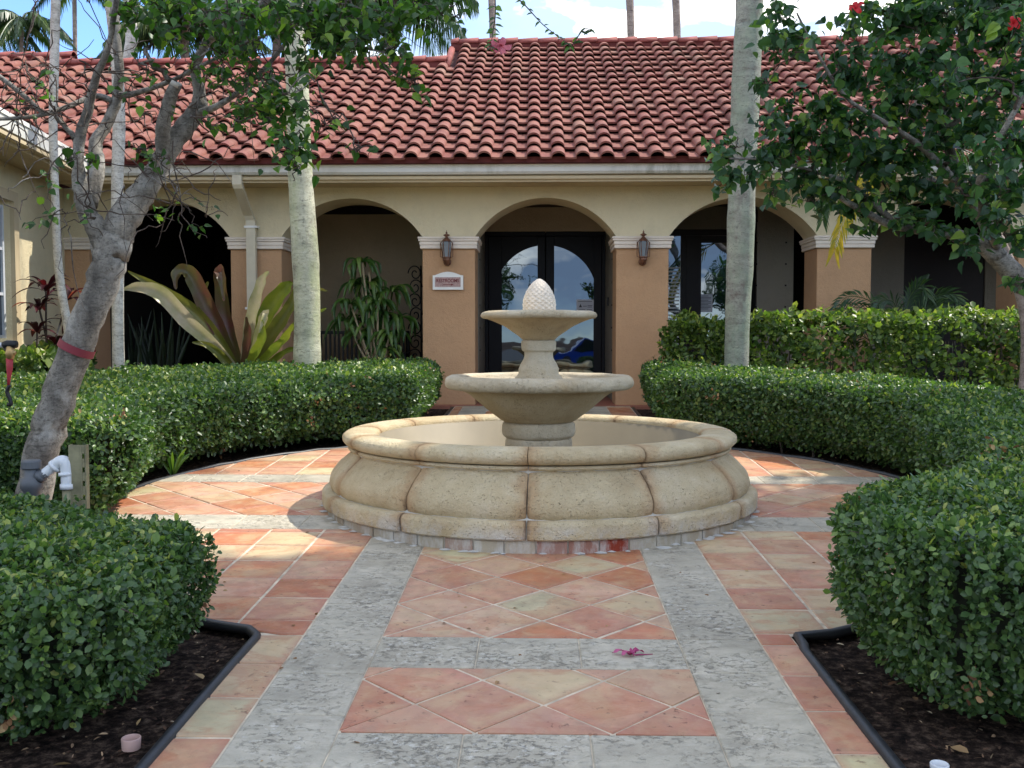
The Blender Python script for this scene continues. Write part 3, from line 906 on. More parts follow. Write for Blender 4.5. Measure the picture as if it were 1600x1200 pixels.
# ================================================================== BUILDING
FY, FB = 13.3, 13.95          # arcade wall, front and back plane
BY = 15.7                     # back wall of the porch
FL = 0.5                      # porch floor
def fx(px, Y=FY, py=400): return at(px, py, Y).x
def fz(py, Y=FY, px=800): return at(px, py, Y).z
bd = empty('clubhouse', (0, FY, FL))
tag(bd, 'single storey stucco building with arched arcade and red clay tile roof', 'building')
piers = [(fx(92), fx(139)), (fx(360), fx(439.5)), (fx(660), fx(742)), (fx(963), fx(1045)), (fx(1277), fx(1362)), (fx(1592), fx(1680))]
ZS = fz(370); ZCAP = fz(388.5); ZTOP = 3.46; ZCROWN = fz(309)
for x0, x1 in piers:
    mb = MB(); mb.box(x0, x1, FY + .012, FB - .012, FL - .02, ZCAP - .002, .006)
    mb.build('pier', MT['tan'], bd)
    mb = MB()
    h = ZS - ZCAP
    for (e, za, zb) in ((.030, ZCAP, ZCAP + h * .30), (.036, ZCAP + h * .305, ZCAP + h * .62), (.052, ZCAP + h * .625, ZCAP + h * .80), (.060, ZCAP + h * .805, ZS)):
        mb.box(x0 - e, x1 + e, FY - e, FB + e, za, zb, .006)
    mb.build('pier_cap', MT['cap'], bd)
# arcade wall with five arches
def arch_z(x, xa, xb, zs=ZS, zc=ZCROWN):
    a = (xb - xa) / 2; b = zc - zs; c = (xa + xb) / 2
    R = (a * a + b * b) / (2 * b)
    return zc - R + math.sqrt(max(0, R * R - (x - c) ** 2))
mb = MB()
XW0, XW1 = fx(88), 9.6
prev = XW0
segs = []
for i in range(len(piers)):
    if i + 1 < len(piers): segs.append((piers[i][1], piers[i + 1][0]))
cur = XW0
def wallbox(xa, xb): mb.box(xa, xb, FY, FB, ZS + .001, ZTOP)
for xa, xb in segs:
    wallbox(cur, xa)
    n = 30
    xs = [xa + (xb - xa) * i / n for i in range(n + 1)]
    zs = [arch_z(x, xa, xb) for x in xs]
    b = len(mb.v)
    for x, z in zip(xs, zs): mb.v += [(x, FY, z), (x, FY, ZTOP), (x, FB, z), (x, FB, ZTOP)]
    for i in range(n):
        q = b + 4 * i
        mb.f += [(q, q + 4, q + 5, q + 1), (q + 2, q + 3, q + 7, q + 6), (q, q + 2, q + 6, q + 4)]
    cur = xb
wallbox(cur, XW1)
mb.build('arcade_wall', MT['cream'], bd)
# eave: soffit, fascia, gutter
GY = 12.60
mb = MB(); mb.box(-6.35, 9.6, 12.66, 13.6, 3.462, 3.50); mb.build('soffit', MT['soffit'], bd)
mb = MB(); mb.box(-6.3, 9.6, 12.70, 12.74, 3.43, 3.72); mb.build('fascia', MT['soffit'], bd)
mb = MB()
prof = [(12.70, 3.52), (12.63, 3.52), (12.60, 3.55), (12.595, 3.60), (12.575, 3.655), (12.575, 3.685), (12.60, 3.687), (12.61, 3.66), (12.68, 3.64), (12.70, 3.66)]
b = 0; xsg = np.linspace(-6.26, 9.6, 30)
for i, x in enumerate(xsg): mb.v += [(x, y, z + .003 * math.sin(x * 1.1)) for y, z in prof]
k = len(prof)
for i in range(len(xsg) - 1):
    for q in range(k): mb.f.append((i * k + q, i * k + (q + 1) % k, (i + 1) * k + (q + 1) % k, (i + 1) * k + q))
mb.f.append(tuple(range(k))[::-1]); mb.f.append(tuple(range((len(xsg) - 1) * k, len(xsg) * k)))
gu = mb.build('gutter', MT['gutter'], bd)
mb = MB()
for px in (440, 1095): mb.box(fx(px, 12.57) - .012, fx(px, 12.57) + .012, 12.566, 12.70, 3.512, 3.69)
# downspout
ds = MB()
def rects(path, w, d):
    b = len(ds.v)
    for x, y, z in path:
        ds.v += [(x - w, y - d, z), (x + w, y - d, z), (x + w, y + d, z), (x - w, y + d, z)]
    for i in range(len(path) - 1):
        for q in range(4): ds.f.append((b + 4 * i + q, b + 4 * i + (q + 1) % 4, b + 4 * i + 4 + (q + 1) % 4, b + 4 * i + 4 + q))
    ds.f.append((b, b + 1, b + 2, b + 3)); e = b + 4 * (len(path) - 1); ds.f.append((e + 3, e + 2, e + 1, e))
xd0, xd1 = fx(373, 12.66), fx(393, 13.2)
rects([(xd0, 12.66, 3.52), (xd0, 12.66, 3.40), (xd0 + .01, 12.69, 3.35), (xd1 - .02, 13.17, 3.06), (xd1, 13.21, 3.0), (xd1, 13.212, FL + .05)], .062, .042)
dsp = ds.build('downspout', simple('cream_downspout', S(204, 194, 168), .5, .06), bd)
mb = MB()
for z in (2.9, 1.8, .9): mb.box(xd1 - .085, xd1 + .085, 13.155, 13.30, z, z + .03)
obj('strap', mb.v, mb.f, MT['white'], dsp)

# roof
SP = .55; UY, UZ = 1 / math.hypot(1, SP), SP / math.hypot(1, SP)
EY, EZ = 12.50, 3.665
TW, TEX = .3115, .376
X705, X105 = -1.57, fx(100, 17.2, 90)
def ridge_len(x): return 6.30 if x > X705 else (4.96 if x > X105 else 5.50)
def rp(x, s, h=0.0): return (x, EY + s * UY - h * UZ, EZ + s * UZ + h * UY)
vs = []; fs = []
def quad(a, b_, c_, d_):
    i = len(vs); vs.extend([a, b_, c_, d_]); fs.append((i, i + 1, i + 2, i + 3))
for xa, xb in ((-16, X105), (X105, X705), (X705, 10)):
    L = ridge_len((xa + xb) / 2)
    x0 = max(xa, -6.25) if xa == -16 else xa
    quad(rp(xa, 0, -.03) if xa > -16 else rp(-6.25, 0, -.03), rp(xb, 0, -.03), rp(xb, L, -.03), rp(xa, L, -.03))
    t = rp(xa, L, -.03); u = rp(xb, L, -.03)
    quad(t, u, (u[0], u[1] + 6, u[2] - 3.3), (t[0], t[1] + 6, t[2] - 3.3))
# gable face of the ridge step
roof = obj('roof', vs, fs, MT['under'], bd)
# clay tile shape
nx_ = 14
def tile_shape(L=.43, w=TW * 1.04, th=.026, lift=.064):
    vs = []
    for (y, lf) in ((0, lift), (L * .5, lift * .5), (L, 0)):
        for top in (1, 0):
            for i in range(nx_ + 1):
                u = (.28 - .28 * math.cos(PI * i / 10)) if i <= 10 else .56 + .44 * (i - 10) / 4; x = u * w
                if u < .56: z = .080 * math.sqrt(max(0, 1 - ((u - .28) / .28) ** 2))
                else: z = -.006 * math.sin(PI * (u - .56) / .44)
                vs.append((x - w * .31, y, z + lf - (0 if top else th)))
    m = nx_ + 1; fs = []
    for r in range(2):
        t0, b0, t1, b1 = r * 2 * m, r * 2 * m + m, (r + 1) * 2 * m, (r + 1) * 2 * m + m
        for i in range(nx_): fs.append((t0 + i, t0 + i + 1, t1 + i + 1, t1 + i))
        fs.append((t0, t1, b1, b0)); fs.append((t0 + nx_, b0 + nx_, b1 + nx_, t1 + nx_))
    for i in range(nx_): fs.append((i, m + i, m + i + 1, i + 1))
    return vs, fs
tv, tf = tile_shape()
tile_me = mesh_data('roof_tile', tv, tf, MT['rooftile'])
for p in tile_me.polygons: p.use_smooth = True
tile_me.set_sharp_from_angle(angle=math.radians(50))
tvA = np.array(tv)
MX = Matrix(((1, 0, 0), (0, UY, -UZ), (0, UZ, UY)))
stuffV, stuffP, stuffR = [], [], []
def valleyX(Y): return -6.25 - 1.155 * (Y - 12.5)
roof_inv = inv_of(roof)
def put_roof_tile(X, s, R3, origin, part, parent, pinv, mx_=None):
    jit = Matrix.Rotation(random.uniform(-.008, .008), 3, 'Z')
    R = R3 @ jit
    loc = origin + R3 @ Vector((X + random.uniform(-.004, .004), s + random.uniform(-.008, .008), random.uniform(-.002, .005)))
    if part:
        o = bpy.data.objects.new('roof_tile', tile_me); COL.objects.link(o)
        o.parent = parent; o.matrix_parent_inverse = pinv
        o.matrix_basis = Matrix.Translation(loc) @ R.to_4x4()
    else:
        A = tvA @ np.array(R).T + np.array(loc)
        b = sum(len(v) for v in stuffV)
        stuffV.append(A); stuffR.append(np.full(len(A), random.random()))
        for f in tf: stuffP.append(tuple(i + b for i in f))
org = Vector((0, EY - .04, EZ - .022))
px0 = fx(835, 12.56, 250)
cnt = 0
for row in range(19):
    s = row * TEX
    for c in range(-52, 33):
        X = px0 + c * TW
        Y = EY + s * UY
        if s > ridge_len(X) - .16 or X > 9.7: continue
        if X < valleyX(Y + .1) + .05: continue
        vis = -7.6 < X - .0 and X < 6.9
        part = row < 6 and vis
        cnt += part
        put_roof_tile(X, s, MX, org, part, roof, roof_inv)
# wing slope
we = Vector((.1426, -.9898, 0)); wu = Vector((-.9898 * UY, -.1426 * UY, UZ)); wn = we.cross(wu).normalized()
if wn.z < 0: wn = -wn
# tile x axis runs so that (x,y,z) is right handed: x = wu x wn
wx = wu.cross(wn).normalized()
WR = Matrix((wx, wu, wn)).transposed()
worg = Vector((-6.25, 12.5, EZ))
sgn = 1 if wx.dot(we) > 0 else -1
for row in range(9):
    for c in range(-16, 22):
        X = sgn * c * TW; s = row * TEX
        p = worg + WR @ Vector((X, s, 0))
        if p.y > 12.5 and p.x > valleyX(p.y) - .05: continue
        if p.y < 5: continue
        put_roof_tile(X, s, WR, worg, row < 2 and 9.6 < p.y < 12.9, roof, roof_inv)
vs = [tuple(worg + we * (-6) - wn * .03), tuple(worg + we * 8 - wn * .03), tuple(worg + we * 8 + wu * 3.6 - wn * .03), tuple(worg - we * 6 + wu * 3.6 - wn * .03)]
vs[0] = tuple(worg - wn * .03); vs[3] = (valleyX(15.4), 15.4, EZ + .55 * 2.9 - .03)
obj('wing_underlay', vs, [(0, 1, 2, 3)], MT['under'], roof)
SV = np.concatenate(stuffV); SRn = np.concatenate(stuffR)
me = bpy.data.meshes.new('roof_tile'); me.from_pydata(SV.tolist(), [], stuffP)
at_ = me.attributes.new('rnd', 'FLOAT', 'POINT'); at_.data.foreach_set('value', SRn.astype(np.float32))
me.materials.append(MT['rooftile'])
for p in me.polygons: p.use_smooth = True
me.set_sharp_from_angle(angle=math.radians(50))
o = bpy.data.objects.new('roof_tile', me); COL.objects.link(o); o.parent = roof; o.matrix_parent_inverse = roof_inv
tag(o, 'upper courses of clay roof tiles', kind='stuff')
# eave closure, valley flashing
mb = MB(); mb.box(-6.25, 9.7, EY + .03, EY + .07, EZ - .03, EZ + .055); mb.build('eave_closure', MT['mortar'], roof)
mb = MB(); b0 = worg - wn * 0; 
for k in range(1):
    a_ = worg + we * 0; 
    mb.add([tuple(worg + Vector((0, 0, -.06))), tuple(worg + we * 7 + Vector((0, 0, -.06))), tuple(worg + we * 7 + Vector((0, 0, .055))), tuple(worg + Vector((0, 0, .055)))], [(0, 1, 2, 3)])
mb.build('eave_closure', MT['mortar'], roof)
# ridge tiles
def ridge_piece(xa, xb, L, z0):
    mb = MB(); n = 8; ya = EY + L * UY; zz = EZ + L * UZ + z0
    for x, r, dz in ((xa, .115, .0), (xb, .135, .012)):
        for i in range(n + 1):
            th = PI * i / n
            mb.v.append((x, ya - r * math.cos(th), zz + dz + r * math.sin(th) * .9))
        for i in range(n + 1):
            th = PI * i / n; r2 = r - .02
            mb.v.append((x, ya - r2 * math.cos(th), zz + dz + r2 * math.sin(th) * .9))
    m = n + 1
    for i in range(n):
        mb.f += [(i, i + 1, 2 * m + i + 1, 2 * m + i), (2 * m + i, 2 * m + i + 1, 3 * m + i + 1, 3 * m + i), (i, m + i, m + i + 1, i + 1)]
    mb.f += [(0, 2 * m, 3 * m, m), (n, m + n, 3 * m + n, 2 * m + n)]
    return mb
for xa, xb in ((-12, X105 + .1), (X105 + .1, X705), (X705, 9.7)):
    L = ridge_len((xa + xb) / 2)
    x = xb
    while x > xa + .1:
        w = min(.36, x - xa)
        ridge_piece(x - w, x + .03, L, .045 + random.uniform(-.004, .004)).build('ridge_tile', MT['ridge'], roof, True)
        x -= w
    ya = EY + L * UY; zz = EZ + L * UZ
    mb = MB(); mb.box(xa, xb, ya - .10, ya + .10, zz - .08, zz + .08); mb.build('ridge_mortar', MT['mortar'], roof)
# rake tiles at the ridge step
mb = MB()
mb.tube([rp(X705 + .02, 4.9, .0), rp(X705 + .02, 6.25, .0)], .06, 10); mb.build('rake_tile', MT['ridge'], roof, True)

# porch interior
def part(name, mat, boxes, parent=bd, bev=0.0):
    mb = MB()
    for b in boxes: mb.box(*b, bev)
    return mb.build(name, mat, parent)
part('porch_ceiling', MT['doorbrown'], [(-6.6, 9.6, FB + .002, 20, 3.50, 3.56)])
xa_l, xa_r = fx(757.5, BY), fx(946, BY)
# solid back wall between the bays; the entrance has side walls with shutter tracks
X2a, X2b = fx(452, BY) - .25, xa_l - .10
part('porch_back_wall', MT['porch'], [(X2a, X2b - .001, BY, BY + .2, FL, 3.395)])
part('top_dark_band', MT['doorbrown'], [(X2a, X2b - .001, BY - .02, BY + .18, 3.397, 3.499)])  # very dark brown band along the top of the back wall
part('porch_side_wall', MT['greywall'], [(xa_l - .10, xa_l, FB + .002, BY + .2, FL, 3.499)])
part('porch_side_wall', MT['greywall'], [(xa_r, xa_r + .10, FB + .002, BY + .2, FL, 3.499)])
ZD = fz(362, BY)
part('lintel_wall', MT['porch'], [(xa_l + .001, xa_r - .001, BY, BY + .2, ZD + .002, 3.498)])
mb = MB()
for z in np.arange(.9, 3.3, .33):
    for x, sx in ((xa_l, 1), (xa_r, -1)):
        for yy in (14.25,):
            mb.box(min(x, x + sx * .012), max(x, x + sx * .012), yy - .012, yy + .012, z - .012, z + .012, .003)
mb.build('shutter_bolts', MT['dark'], bd)
part('keypad', MT['iron'], [(xa_r - .022, xa_r - .001, 14.9, 15.0, fz(478, 14.95), fz(465, 14.95))], bd, .004)
# entrance double door
dxc = fx(852.5, BY)
ra = 80 * BY / F; zc_ = fz(383, BY) - ra
def glass_top(x): return zc_ + math.sqrt(max(0, ra * ra - (x - dxc) ** 2))
for side in (-1, 1):
    xo = xa_l + .002 if side < 0 else xa_r - .002
    xi = dxc + side * .006
    gx0 = fx(784, BY) if side < 0 else fx(866, BY)
    gx1 = fx(840, BY) if side < 0 else fx(928, BY)
    mb = MB()
    lo, hi = min(xo, xi), max(xo, xi)
    zb = FL + .012; zr = fz(592, BY)
    fw = .055
    mb.box(lo, hi, BY - .01, BY + .06, ZD - .07, ZD, .003)          # head
    o1, o2 = (lo, lo + fw) if side < 0 else (hi - fw, hi)
    mb.box(o1, o2, BY - .012, BY + .06, zb, ZD - .071, .003)
    l2 = lo + fw + .004 if side < 0 else lo; h2 = hi - fw - .004 if side > 0 else hi
    mb2 = MB()
    mb2.box(l2, gx0, BY + .0, BY + .045, zb, ZD - .075, .004)
    mb2.box(gx1, h2, BY + .0, BY + .045, zb, ZD - .075, .004)
    mb2.box(gx0 + .001, gx1 - .001, BY + .002, BY + .043, zb, zr, .003)
    n = 16; b = len(mb2.v)
    for i in range(n + 1):
        x = gx0 + .001 + (gx1 - gx0 - .002) * i / n; z = glass_top(x)
        mb2.v += [(x, BY + .002, z), (x, BY + .002, ZD - .076), (x, BY + .043, z), (x, BY + .043, ZD - .076)]
    for i in range(n):
        q = b + 4 * i; mb2.f += [(q, q + 4, q + 5, q + 1), (q, q + 2, q + 6, q + 4), (q + 2, q + 3, q + 7, q + 6)]
    mb.build('door_frame', MT['doorblack'], bd)
    d = mb2.build('door', MT['doorblack'], bd)
    part('door_glass', MT['glass'], [(gx0 - .005, gx1 + .005, BY + .022, BY + .030, zr - .005, zc_ + ra + .01)], d)
    hx = dxc + side * .09
    mb = MB(); mb.tube([(hx, BY - .01, 1.38), (hx, BY - .05, 1.40), (hx, BY - .05, 1.60), (hx, BY - .01, 1.62)], .009, 8)
    mb.build('handle', MT['brass'], d, True)
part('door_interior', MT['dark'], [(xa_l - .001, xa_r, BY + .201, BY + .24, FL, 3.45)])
# bay right of the entrance: door, side light with blinds, bolted panel
XD0, XD1 = xa_r + .101, fx(1172, BY)
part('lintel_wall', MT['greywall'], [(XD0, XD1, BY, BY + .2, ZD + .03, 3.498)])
part('door_frame', MT['doorbrown'], [(XD0, XD1, BY + .0, BY + .06, ZD - .07, ZD + .028, .0)][:1] and [(XD0, XD1, BY, BY + .06, ZD - .07, ZD + .028),
     (fx(1064, BY), fx(1072, BY), BY - .004, BY + .06, FL, ZD - .071), (fx(1166, BY), XD1, BY - .004, BY + .06, FL, ZD - .071)])
d2 = part('door', MT['doorbrown'], [(fx(1072, BY) + .002, fx(1096, BY), BY + .004, BY + .05, FL + .01, ZD - .073),
     (fx(1157, BY), fx(1166, BY) - .002, BY + .004, BY + .05, FL + .01, ZD - .073), (fx(1096, BY) + .001, fx(1157, BY) - .001, BY + .006, BY + .048, FL + .01, FL + .35),
     (fx(1096, BY) + .001, fx(1157, BY) - .001, BY + .006, BY + .048, fz(380, BY), ZD - .075)], bd, .003)
part('door_glass', MT['glass'], [(fx(1096, BY), fx(1157, BY), BY + .022, BY + .03, FL + .33, fz(379, BY))], d2)
mb = MB(); mb.lathe([(.001, 0), (.026, 0), (.03, .02), (.022, .04), (.001, .045)], (0, 0, 0), 12)
mb.v = [(fx(1081, BY) + x, BY - z, fz(489, BY) + y) for x, y, z in mb.v]; mb.build('handle', MT['bronze'], d2, True)
part('side_light_glass', MT['glass'], [(XD0 + .002, fx(1064, BY) - .002, BY + .03, BY + .04, FL + .02, ZD - .075)])
mb = MB()
for i in range(22):
    z = fz(419, BY) - i * .058
    mb.box(XD0 + .05, fx(1062, BY), BY + .016, BY + .026, z - .011, z + .011)
o = mb.build('blind_slats', MT['white'], bd); o['kind'] = 'stuff'
part('bolted_panel', MT['greywall'], [(XD1 + .001, fx(1240, 15.2), 15.2, 15.26, FL, 3.498)])
mb = MB()
for z in np.arange(.9, 3.3, .33):
    for px in (1182, 1228):
        x = fx(px, 15.2); mb.box(x - .012, x + .012, 15.19, 15.20, z - .012, z + .012)
mb.build('panel_bolts', MT['dark'], bd)
part('shade_backing', MT['dark'], [(XD1 - .1, fx(1300, BY) + .4, BY + .6, BY + .7, FL, 3.498)])  # near-black sheet painted for the shade inside the slot
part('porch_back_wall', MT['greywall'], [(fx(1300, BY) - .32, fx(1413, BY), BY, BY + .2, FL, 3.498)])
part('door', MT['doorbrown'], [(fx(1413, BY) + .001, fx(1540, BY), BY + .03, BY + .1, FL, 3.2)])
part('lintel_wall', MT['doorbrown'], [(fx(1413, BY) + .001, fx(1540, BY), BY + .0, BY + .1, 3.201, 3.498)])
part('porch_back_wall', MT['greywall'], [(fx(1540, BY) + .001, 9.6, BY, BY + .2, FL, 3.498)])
# deep bay at the left, its shade painted on as near-black walls
part('shade_backing', MT['dark'], [(-9.4, X2a, 19.6, 19.8, FL, 3.498)])
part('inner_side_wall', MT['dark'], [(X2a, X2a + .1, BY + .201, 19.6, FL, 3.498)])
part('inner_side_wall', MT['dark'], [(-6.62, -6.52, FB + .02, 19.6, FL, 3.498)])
part('iron_gate', MT['metalwhite'], [(fx(200, 17) , fx(200, 17) + .02, 17, 17.02, FL, 2.2), (fx(213, 17), fx(213, 17) + .02, 17, 17.02, FL, 2.2)] +
     [(fx(200, 17) + .021, fx(213, 17) - .001, 17.004, 17.016, z, z + .015) for z in np.arange(.7, 2.2, .22)])
part('end_wall', MT['greywall'], [(9.6, 9.8, FY, 20, FL - .2, 3.6)])
# left wing wall
def wingpt(Y, off=0.0):
    """a point on the wing wall at depth Y, moved off metres out of it"""
    return Vector((-6.5 + (FY - Y) * .144 + off * .9898, Y + off * .1426, 0))
def wingbox(name, mat, Ya, Yb, za, zb, t0, t1, parent=bd):
    a0, a1 = wingpt(Ya, t0), wingpt(Ya, t1); b0, b1 = wingpt(Yb, t0), wingpt(Yb, t1)
    vs = [(p.x, p.y, z) for z in (za, zb) for p in (a0, a1, b1, b0)]
    return obj(name, vs, [(0, 3, 2, 1), (4, 5, 6, 7), (0, 1, 5, 4), (1, 2, 6, 5), (2, 3, 7, 6), (3, 0, 4, 7)], mat, parent)
WA, WB = 10.1, 11.42
WZ0, WZ1 = 1.36, 3.02
wingbox('wing_wall', MT['cream'], WB, 13.29, .2, 3.46, -.2, 0)
wingbox('wing_wall', MT['cream'], 5.0, WA, .2, 3.46, -.2, 0)
wingbox('wing_wall', MT['cream'], WA + .001, WB - .001, .2, WZ0, -.2, -.001)
wingbox('wing_wall', MT['cream'], WA + .001, WB - .001, WZ1, 3.46, -.2, -.001)
wingbox('wing_plinth', MT['greywall'], 5.0, 13.2, .18, 1.33, .0, .03)
wf = wingbox('window', MT['metalwhite'], WA + .05, WA + .09, WZ0 + .05, WZ1 - .05, -.10, -.05)
for ya, yb in ((WB - .10, WB - .05), (10.72, 10.77)): wingbox('window_frame', MT['metalwhite'], ya, yb, WZ0 + .05, WZ1 - .05, -.10, -.05, wf)
for z in (WZ0 + .05, WZ0 + .55, WZ0 + 1.08, WZ1 - .09): wingbox('window_bar', MT['metalwhite'], WA + .09, WB - .1, z, z + .035, -.095, -.055, wf)
wingbox('pane', MT['glass'], WA + .05, WB - .05, WZ0 + .05, WZ1 - .05, -.085, -.078, wf)
for ya, yb, za, zb in ((WB, WB + .14, WZ0 - .1, WZ1 + .12), (WA - .14, WA, WZ0 - .1, WZ1 + .12), (WA + .001, WB - .001, WZ0 - .1, WZ0), (WA + .001, WB - .001, WZ1, WZ1 + .12)):
    wingbox('window_trim', MT['soffit'], ya, yb, za, zb, .0, .05)
wingbox('wing_soffit', MT['soffit'], 5.0, 12.6, 3.462, 3.50, -.1, .62)
wingbox('wing_fascia', MT['soffit'], 5.0, 12.55, 3.43, 3.72, .50, .53)
wingbox('wing_gutter', MT['gutter'], 5.0, 12.50, 3.52, 3.685, .532, .63)
wingbox('wing_gutter_lip', MT['white'], 5.0, 12.49, 3.655, 3.70, .631, .645)

# fixtures ---------------------------------------------------------
def lantern(px, label):
    x = fx(px, 13.2); y0 = FY
    z = lambda py: fz(py, 13.16)
    t = empty('wall_lantern', (x, FY, z(400))); tag(t, label, 'lantern', 'bronze wall lanterns on the arcade piers')
    yc = FY - .115
    mb = MB(); mb.lathe([(.001, .0), (.05, .0), (.055, .015), (.045, .03), (.001, .035)], (0, 0, 0), 16)
    mb.v = [(x + a, FY + .01 - c_, z(408) + b_) for a, b_, c_ in mb.v]
    mb.tube([(x, FY, z(409)), (x, FY - .05, z(412)), (x, yc, z(409)), (x, yc, z(405))], [.02, .024, .03, .026], 10)
    mb.build('bracket', MT['bronze'], t, True)
    c = (x, yc, 0)
    mb = MB(); mb.lathe([(.001, z(414)), (.030, z(411)), (.052, z(406)), (.050, z(403.5)), (.066, z(402.5)), (.066, z(401)), (.001, z(401))], c, 8)
    mb.build('base_cup', MT['bronze'], t)
    mb = MB(); mb.lathe([(.050, z(401)), (.062, z(379)), (.040, z(375))], c, 6)
    mb.build('glass_panel', MT['lglass'], t)
    mb = MB()
    for i in range(6):
        a = PI / 3 * i
        mb.tube([(x + .052 * math.cos(a), yc + .052 * math.sin(a), z(401)), (x + .078 * math.cos(a), yc + .078 * math.sin(a), z(379.5)), (x + .045 * math.cos(a), yc + .045 * math.sin(a), z(374))], .0055, 5)
    for sx in (-1, 1):
        xx = x + sx * .085; mb.tube([(xx, yc, z(401)), (xx, yc, z(378)), (x + sx * .05, yc, z(378)), (x + sx * .05, yc, z(401)), (xx, yc, z(401))], .005, 5)
    mb.build('frame', MT['bronze'], t)
    mb = MB(); mb.lathe([(.058, z(377)), (.048, z(374)), (.028, z(371.5)), (.016, z(370)), (.018, z(369)), (.044, z(367.5)), (.040, z(366)), (.016, z(365)), (.010, z(363.5)), (.014, z(362.5)), (.004, z(361)), (.003, z(359.5)), (.001, z(359))], c, 14)
    mb.build('cap', MT['bronze'], t, True)
    mb = MB(); mb.tube([(x, yc, z(401)), (x, yc, z(390))], .012, 8); mb.build('candle', MT['white'], t, True)
lantern(698, 'bronze wall lantern with glass sides above the restrooms sign')
lantern(1005, 'bronze wall lantern with glass sides on the pier right of the entrance doors')
# restrooms sign
sx0, sx1 = fx(676, 13.27), fx(723.5, 13.27); sz0, sz1, szt = fz(452.5, 13.27), fz(430, 13.27), fz(424.5, 13.27)
sg = empty('restrooms_sign', ((sx0 + sx1) / 2, FY, sz0)); tag(sg, 'white framed plaque reading RESTROOMS with a small arrow on the pier', 'sign')
poly = [(sx0, sz0), (sx1, sz0), (sx1, sz1)] + [(sx1 - .03 - (sx1 - sx0 - .06) * i / 12, sz1 + (szt - sz1) * math.sin(PI * i / 12)) for i in range(13)] + [(sx0, sz1)]
mb = MB(); mb.prism(poly, 13.265, 13.30, 'y'); mb.f = mb.f; mb.build('board', MT['white'], sg)
part('panel', MT['signpanel'], [(fx(679.5, 13.26), fx(719.5, 13.26), 13.259, 13.2645, fz(448, 13.26), fz(433, 13.26))], sg)
def text(s, x, y, z, size, mat, parent, name='lettering', sxscale=1.0, bold=0.0):
    cu = bpy.data.curves.new(name, 'FONT'); cu.body = s; cu.size = size; cu.align_x = 'CENTER'; cu.align_y = 'CENTER'; cu.extrude = .0012; cu.offset = bold
    cu.materials.append(mat)
    o = bpy.data.objects.new(name, cu); COL.objects.link(o)
    o.rotation_euler = (PI / 2, 0, 0); o.location = (x, y, z); o.scale = (sxscale, 1, 1)
    bpy.context.view_layer.update()
    me_ = bpy.data.meshes.new_from_object(o.evaluated_get(bpy.context.evaluated_depsgraph_get())); o2 = bpy.data.objects.new(name, me_); COL.objects.link(o2)
    o2.rotation_euler, o2.location, o2.scale = o.rotation_euler, o.location, o.scale
    bpy.data.objects.remove(o); o = o2; o.name = name
    o.parent = parent; o.matrix_parent_inverse = inv_of(parent)
    return o
text('RESTROOMS', (sx0 + sx1) / 2 - .003, 13.2575, fz(438.6, 13.26), .066, MT['signtext'], sg, 'lettering', .83, .0012)
mb = MB(); xm = (sx0 + sx1) / 2; za = fz(444.6, 13.26)
mb.prism([(xm - .07, za - .0035), (xm + .045, za - .0035), (xm + .045, za - .012), (xm + .08, za), (xm + .045, za + .012), (xm + .045, za + .0035), (xm - .07, za + .0035)], 13.256, 13.2585, 'y')
mb.build('arrow', MT['signtext'], sg)
# notices on the doors
def notice(x0, x1, y0, y1, label, lines, icon, Y=BY - .004 + .022):
    X0, X1, Z0, Z1 = fx(x0, Y), fx(x1, Y), fz(y1, Y), fz(y0, Y)
    n = part('notice_paper', MT['paper'], [(X0, X1, Y - .003, Y - .001, Z0, Z1)], None); tag(n, label, 'notice')
    mb = MB(); w = X1 - X0; h = Z1 - Z0
    for f, a, b_ in lines: mb.box(X0 + a * w, X0 + b_ * w, Y - .0045, Y - .0032, Z0 + f * h - .004, Z0 + f * h + .004)
    if icon: mb.prism([(X0 + .14 * w, Z0 + .42 * h), (X0 + .32 * w, Z0 + .42 * h), (X0 + .23 * w, Z0 + .68 * h)], Y - .0045, Y - .0032, 'y')
    mb.build('print', MT['ink'], n)
notice(901, 928, 468, 489, 'white notice with an icon taped inside the entrance door glass', [(.5, .38, .6), (.55, .64, .92), (.44, .64, .9), (.24, .12, .5), (.24, .6, .9), (.85, .1, .9)], True)
notice(1092, 1114, 460, 488, 'grey text notice taped on the brown door right of the entrance', [(.9 - .08 * i, .1, .9 if i % 3 else .7) for i in range(10)], False)

# ================================================================== VEGETATION HELPERS
TV = np.array([(0, 0, 0), (-.27, .30, .05), (-.30, .68, .03), (0, 1.0, -.10), (.30, .68, .03), (.27, .30, .05)])
TVH = np.array([(0, 0, 0), (-.36, .22, .06), (-.33, .55, .02), (0, 1.0, -.22), (.33, .55, .02), (.36, .22, .06)])
def unit(a): return a / np.maximum(1e-9, np.linalg.norm(a, axis=1, keepdims=True))
def leaf_arrays(P, Nn, D, size, T=TV):
    D = unit(D); Nn = Nn - D * np.sum(Nn * D, axis=1, keepdims=True)
    bad = np.linalg.norm(Nn, axis=1) < 1e-3; Nn[bad] = np.cross(D[bad], [1, .3, .2]); Nn = unit(Nn)
    Xa = np.cross(D, Nn)
    V = P[:, None, :] + size[:, None, None] * (T[None, :, 0:1] * Xa[:, None, :] + T[None, :, 1:2] * D[:, None, :] + T[None, :, 2:3] * Nn[:, None, :])
    n = len(P); base = (np.arange(n) * 6)[:, None]
    q = np.concatenate([base + np.array([[0, 3, 2, 1]]), base + np.array([[0, 5, 4, 3]])], axis=1).reshape(-1, 4)
    return V.reshape(-1, 3), q
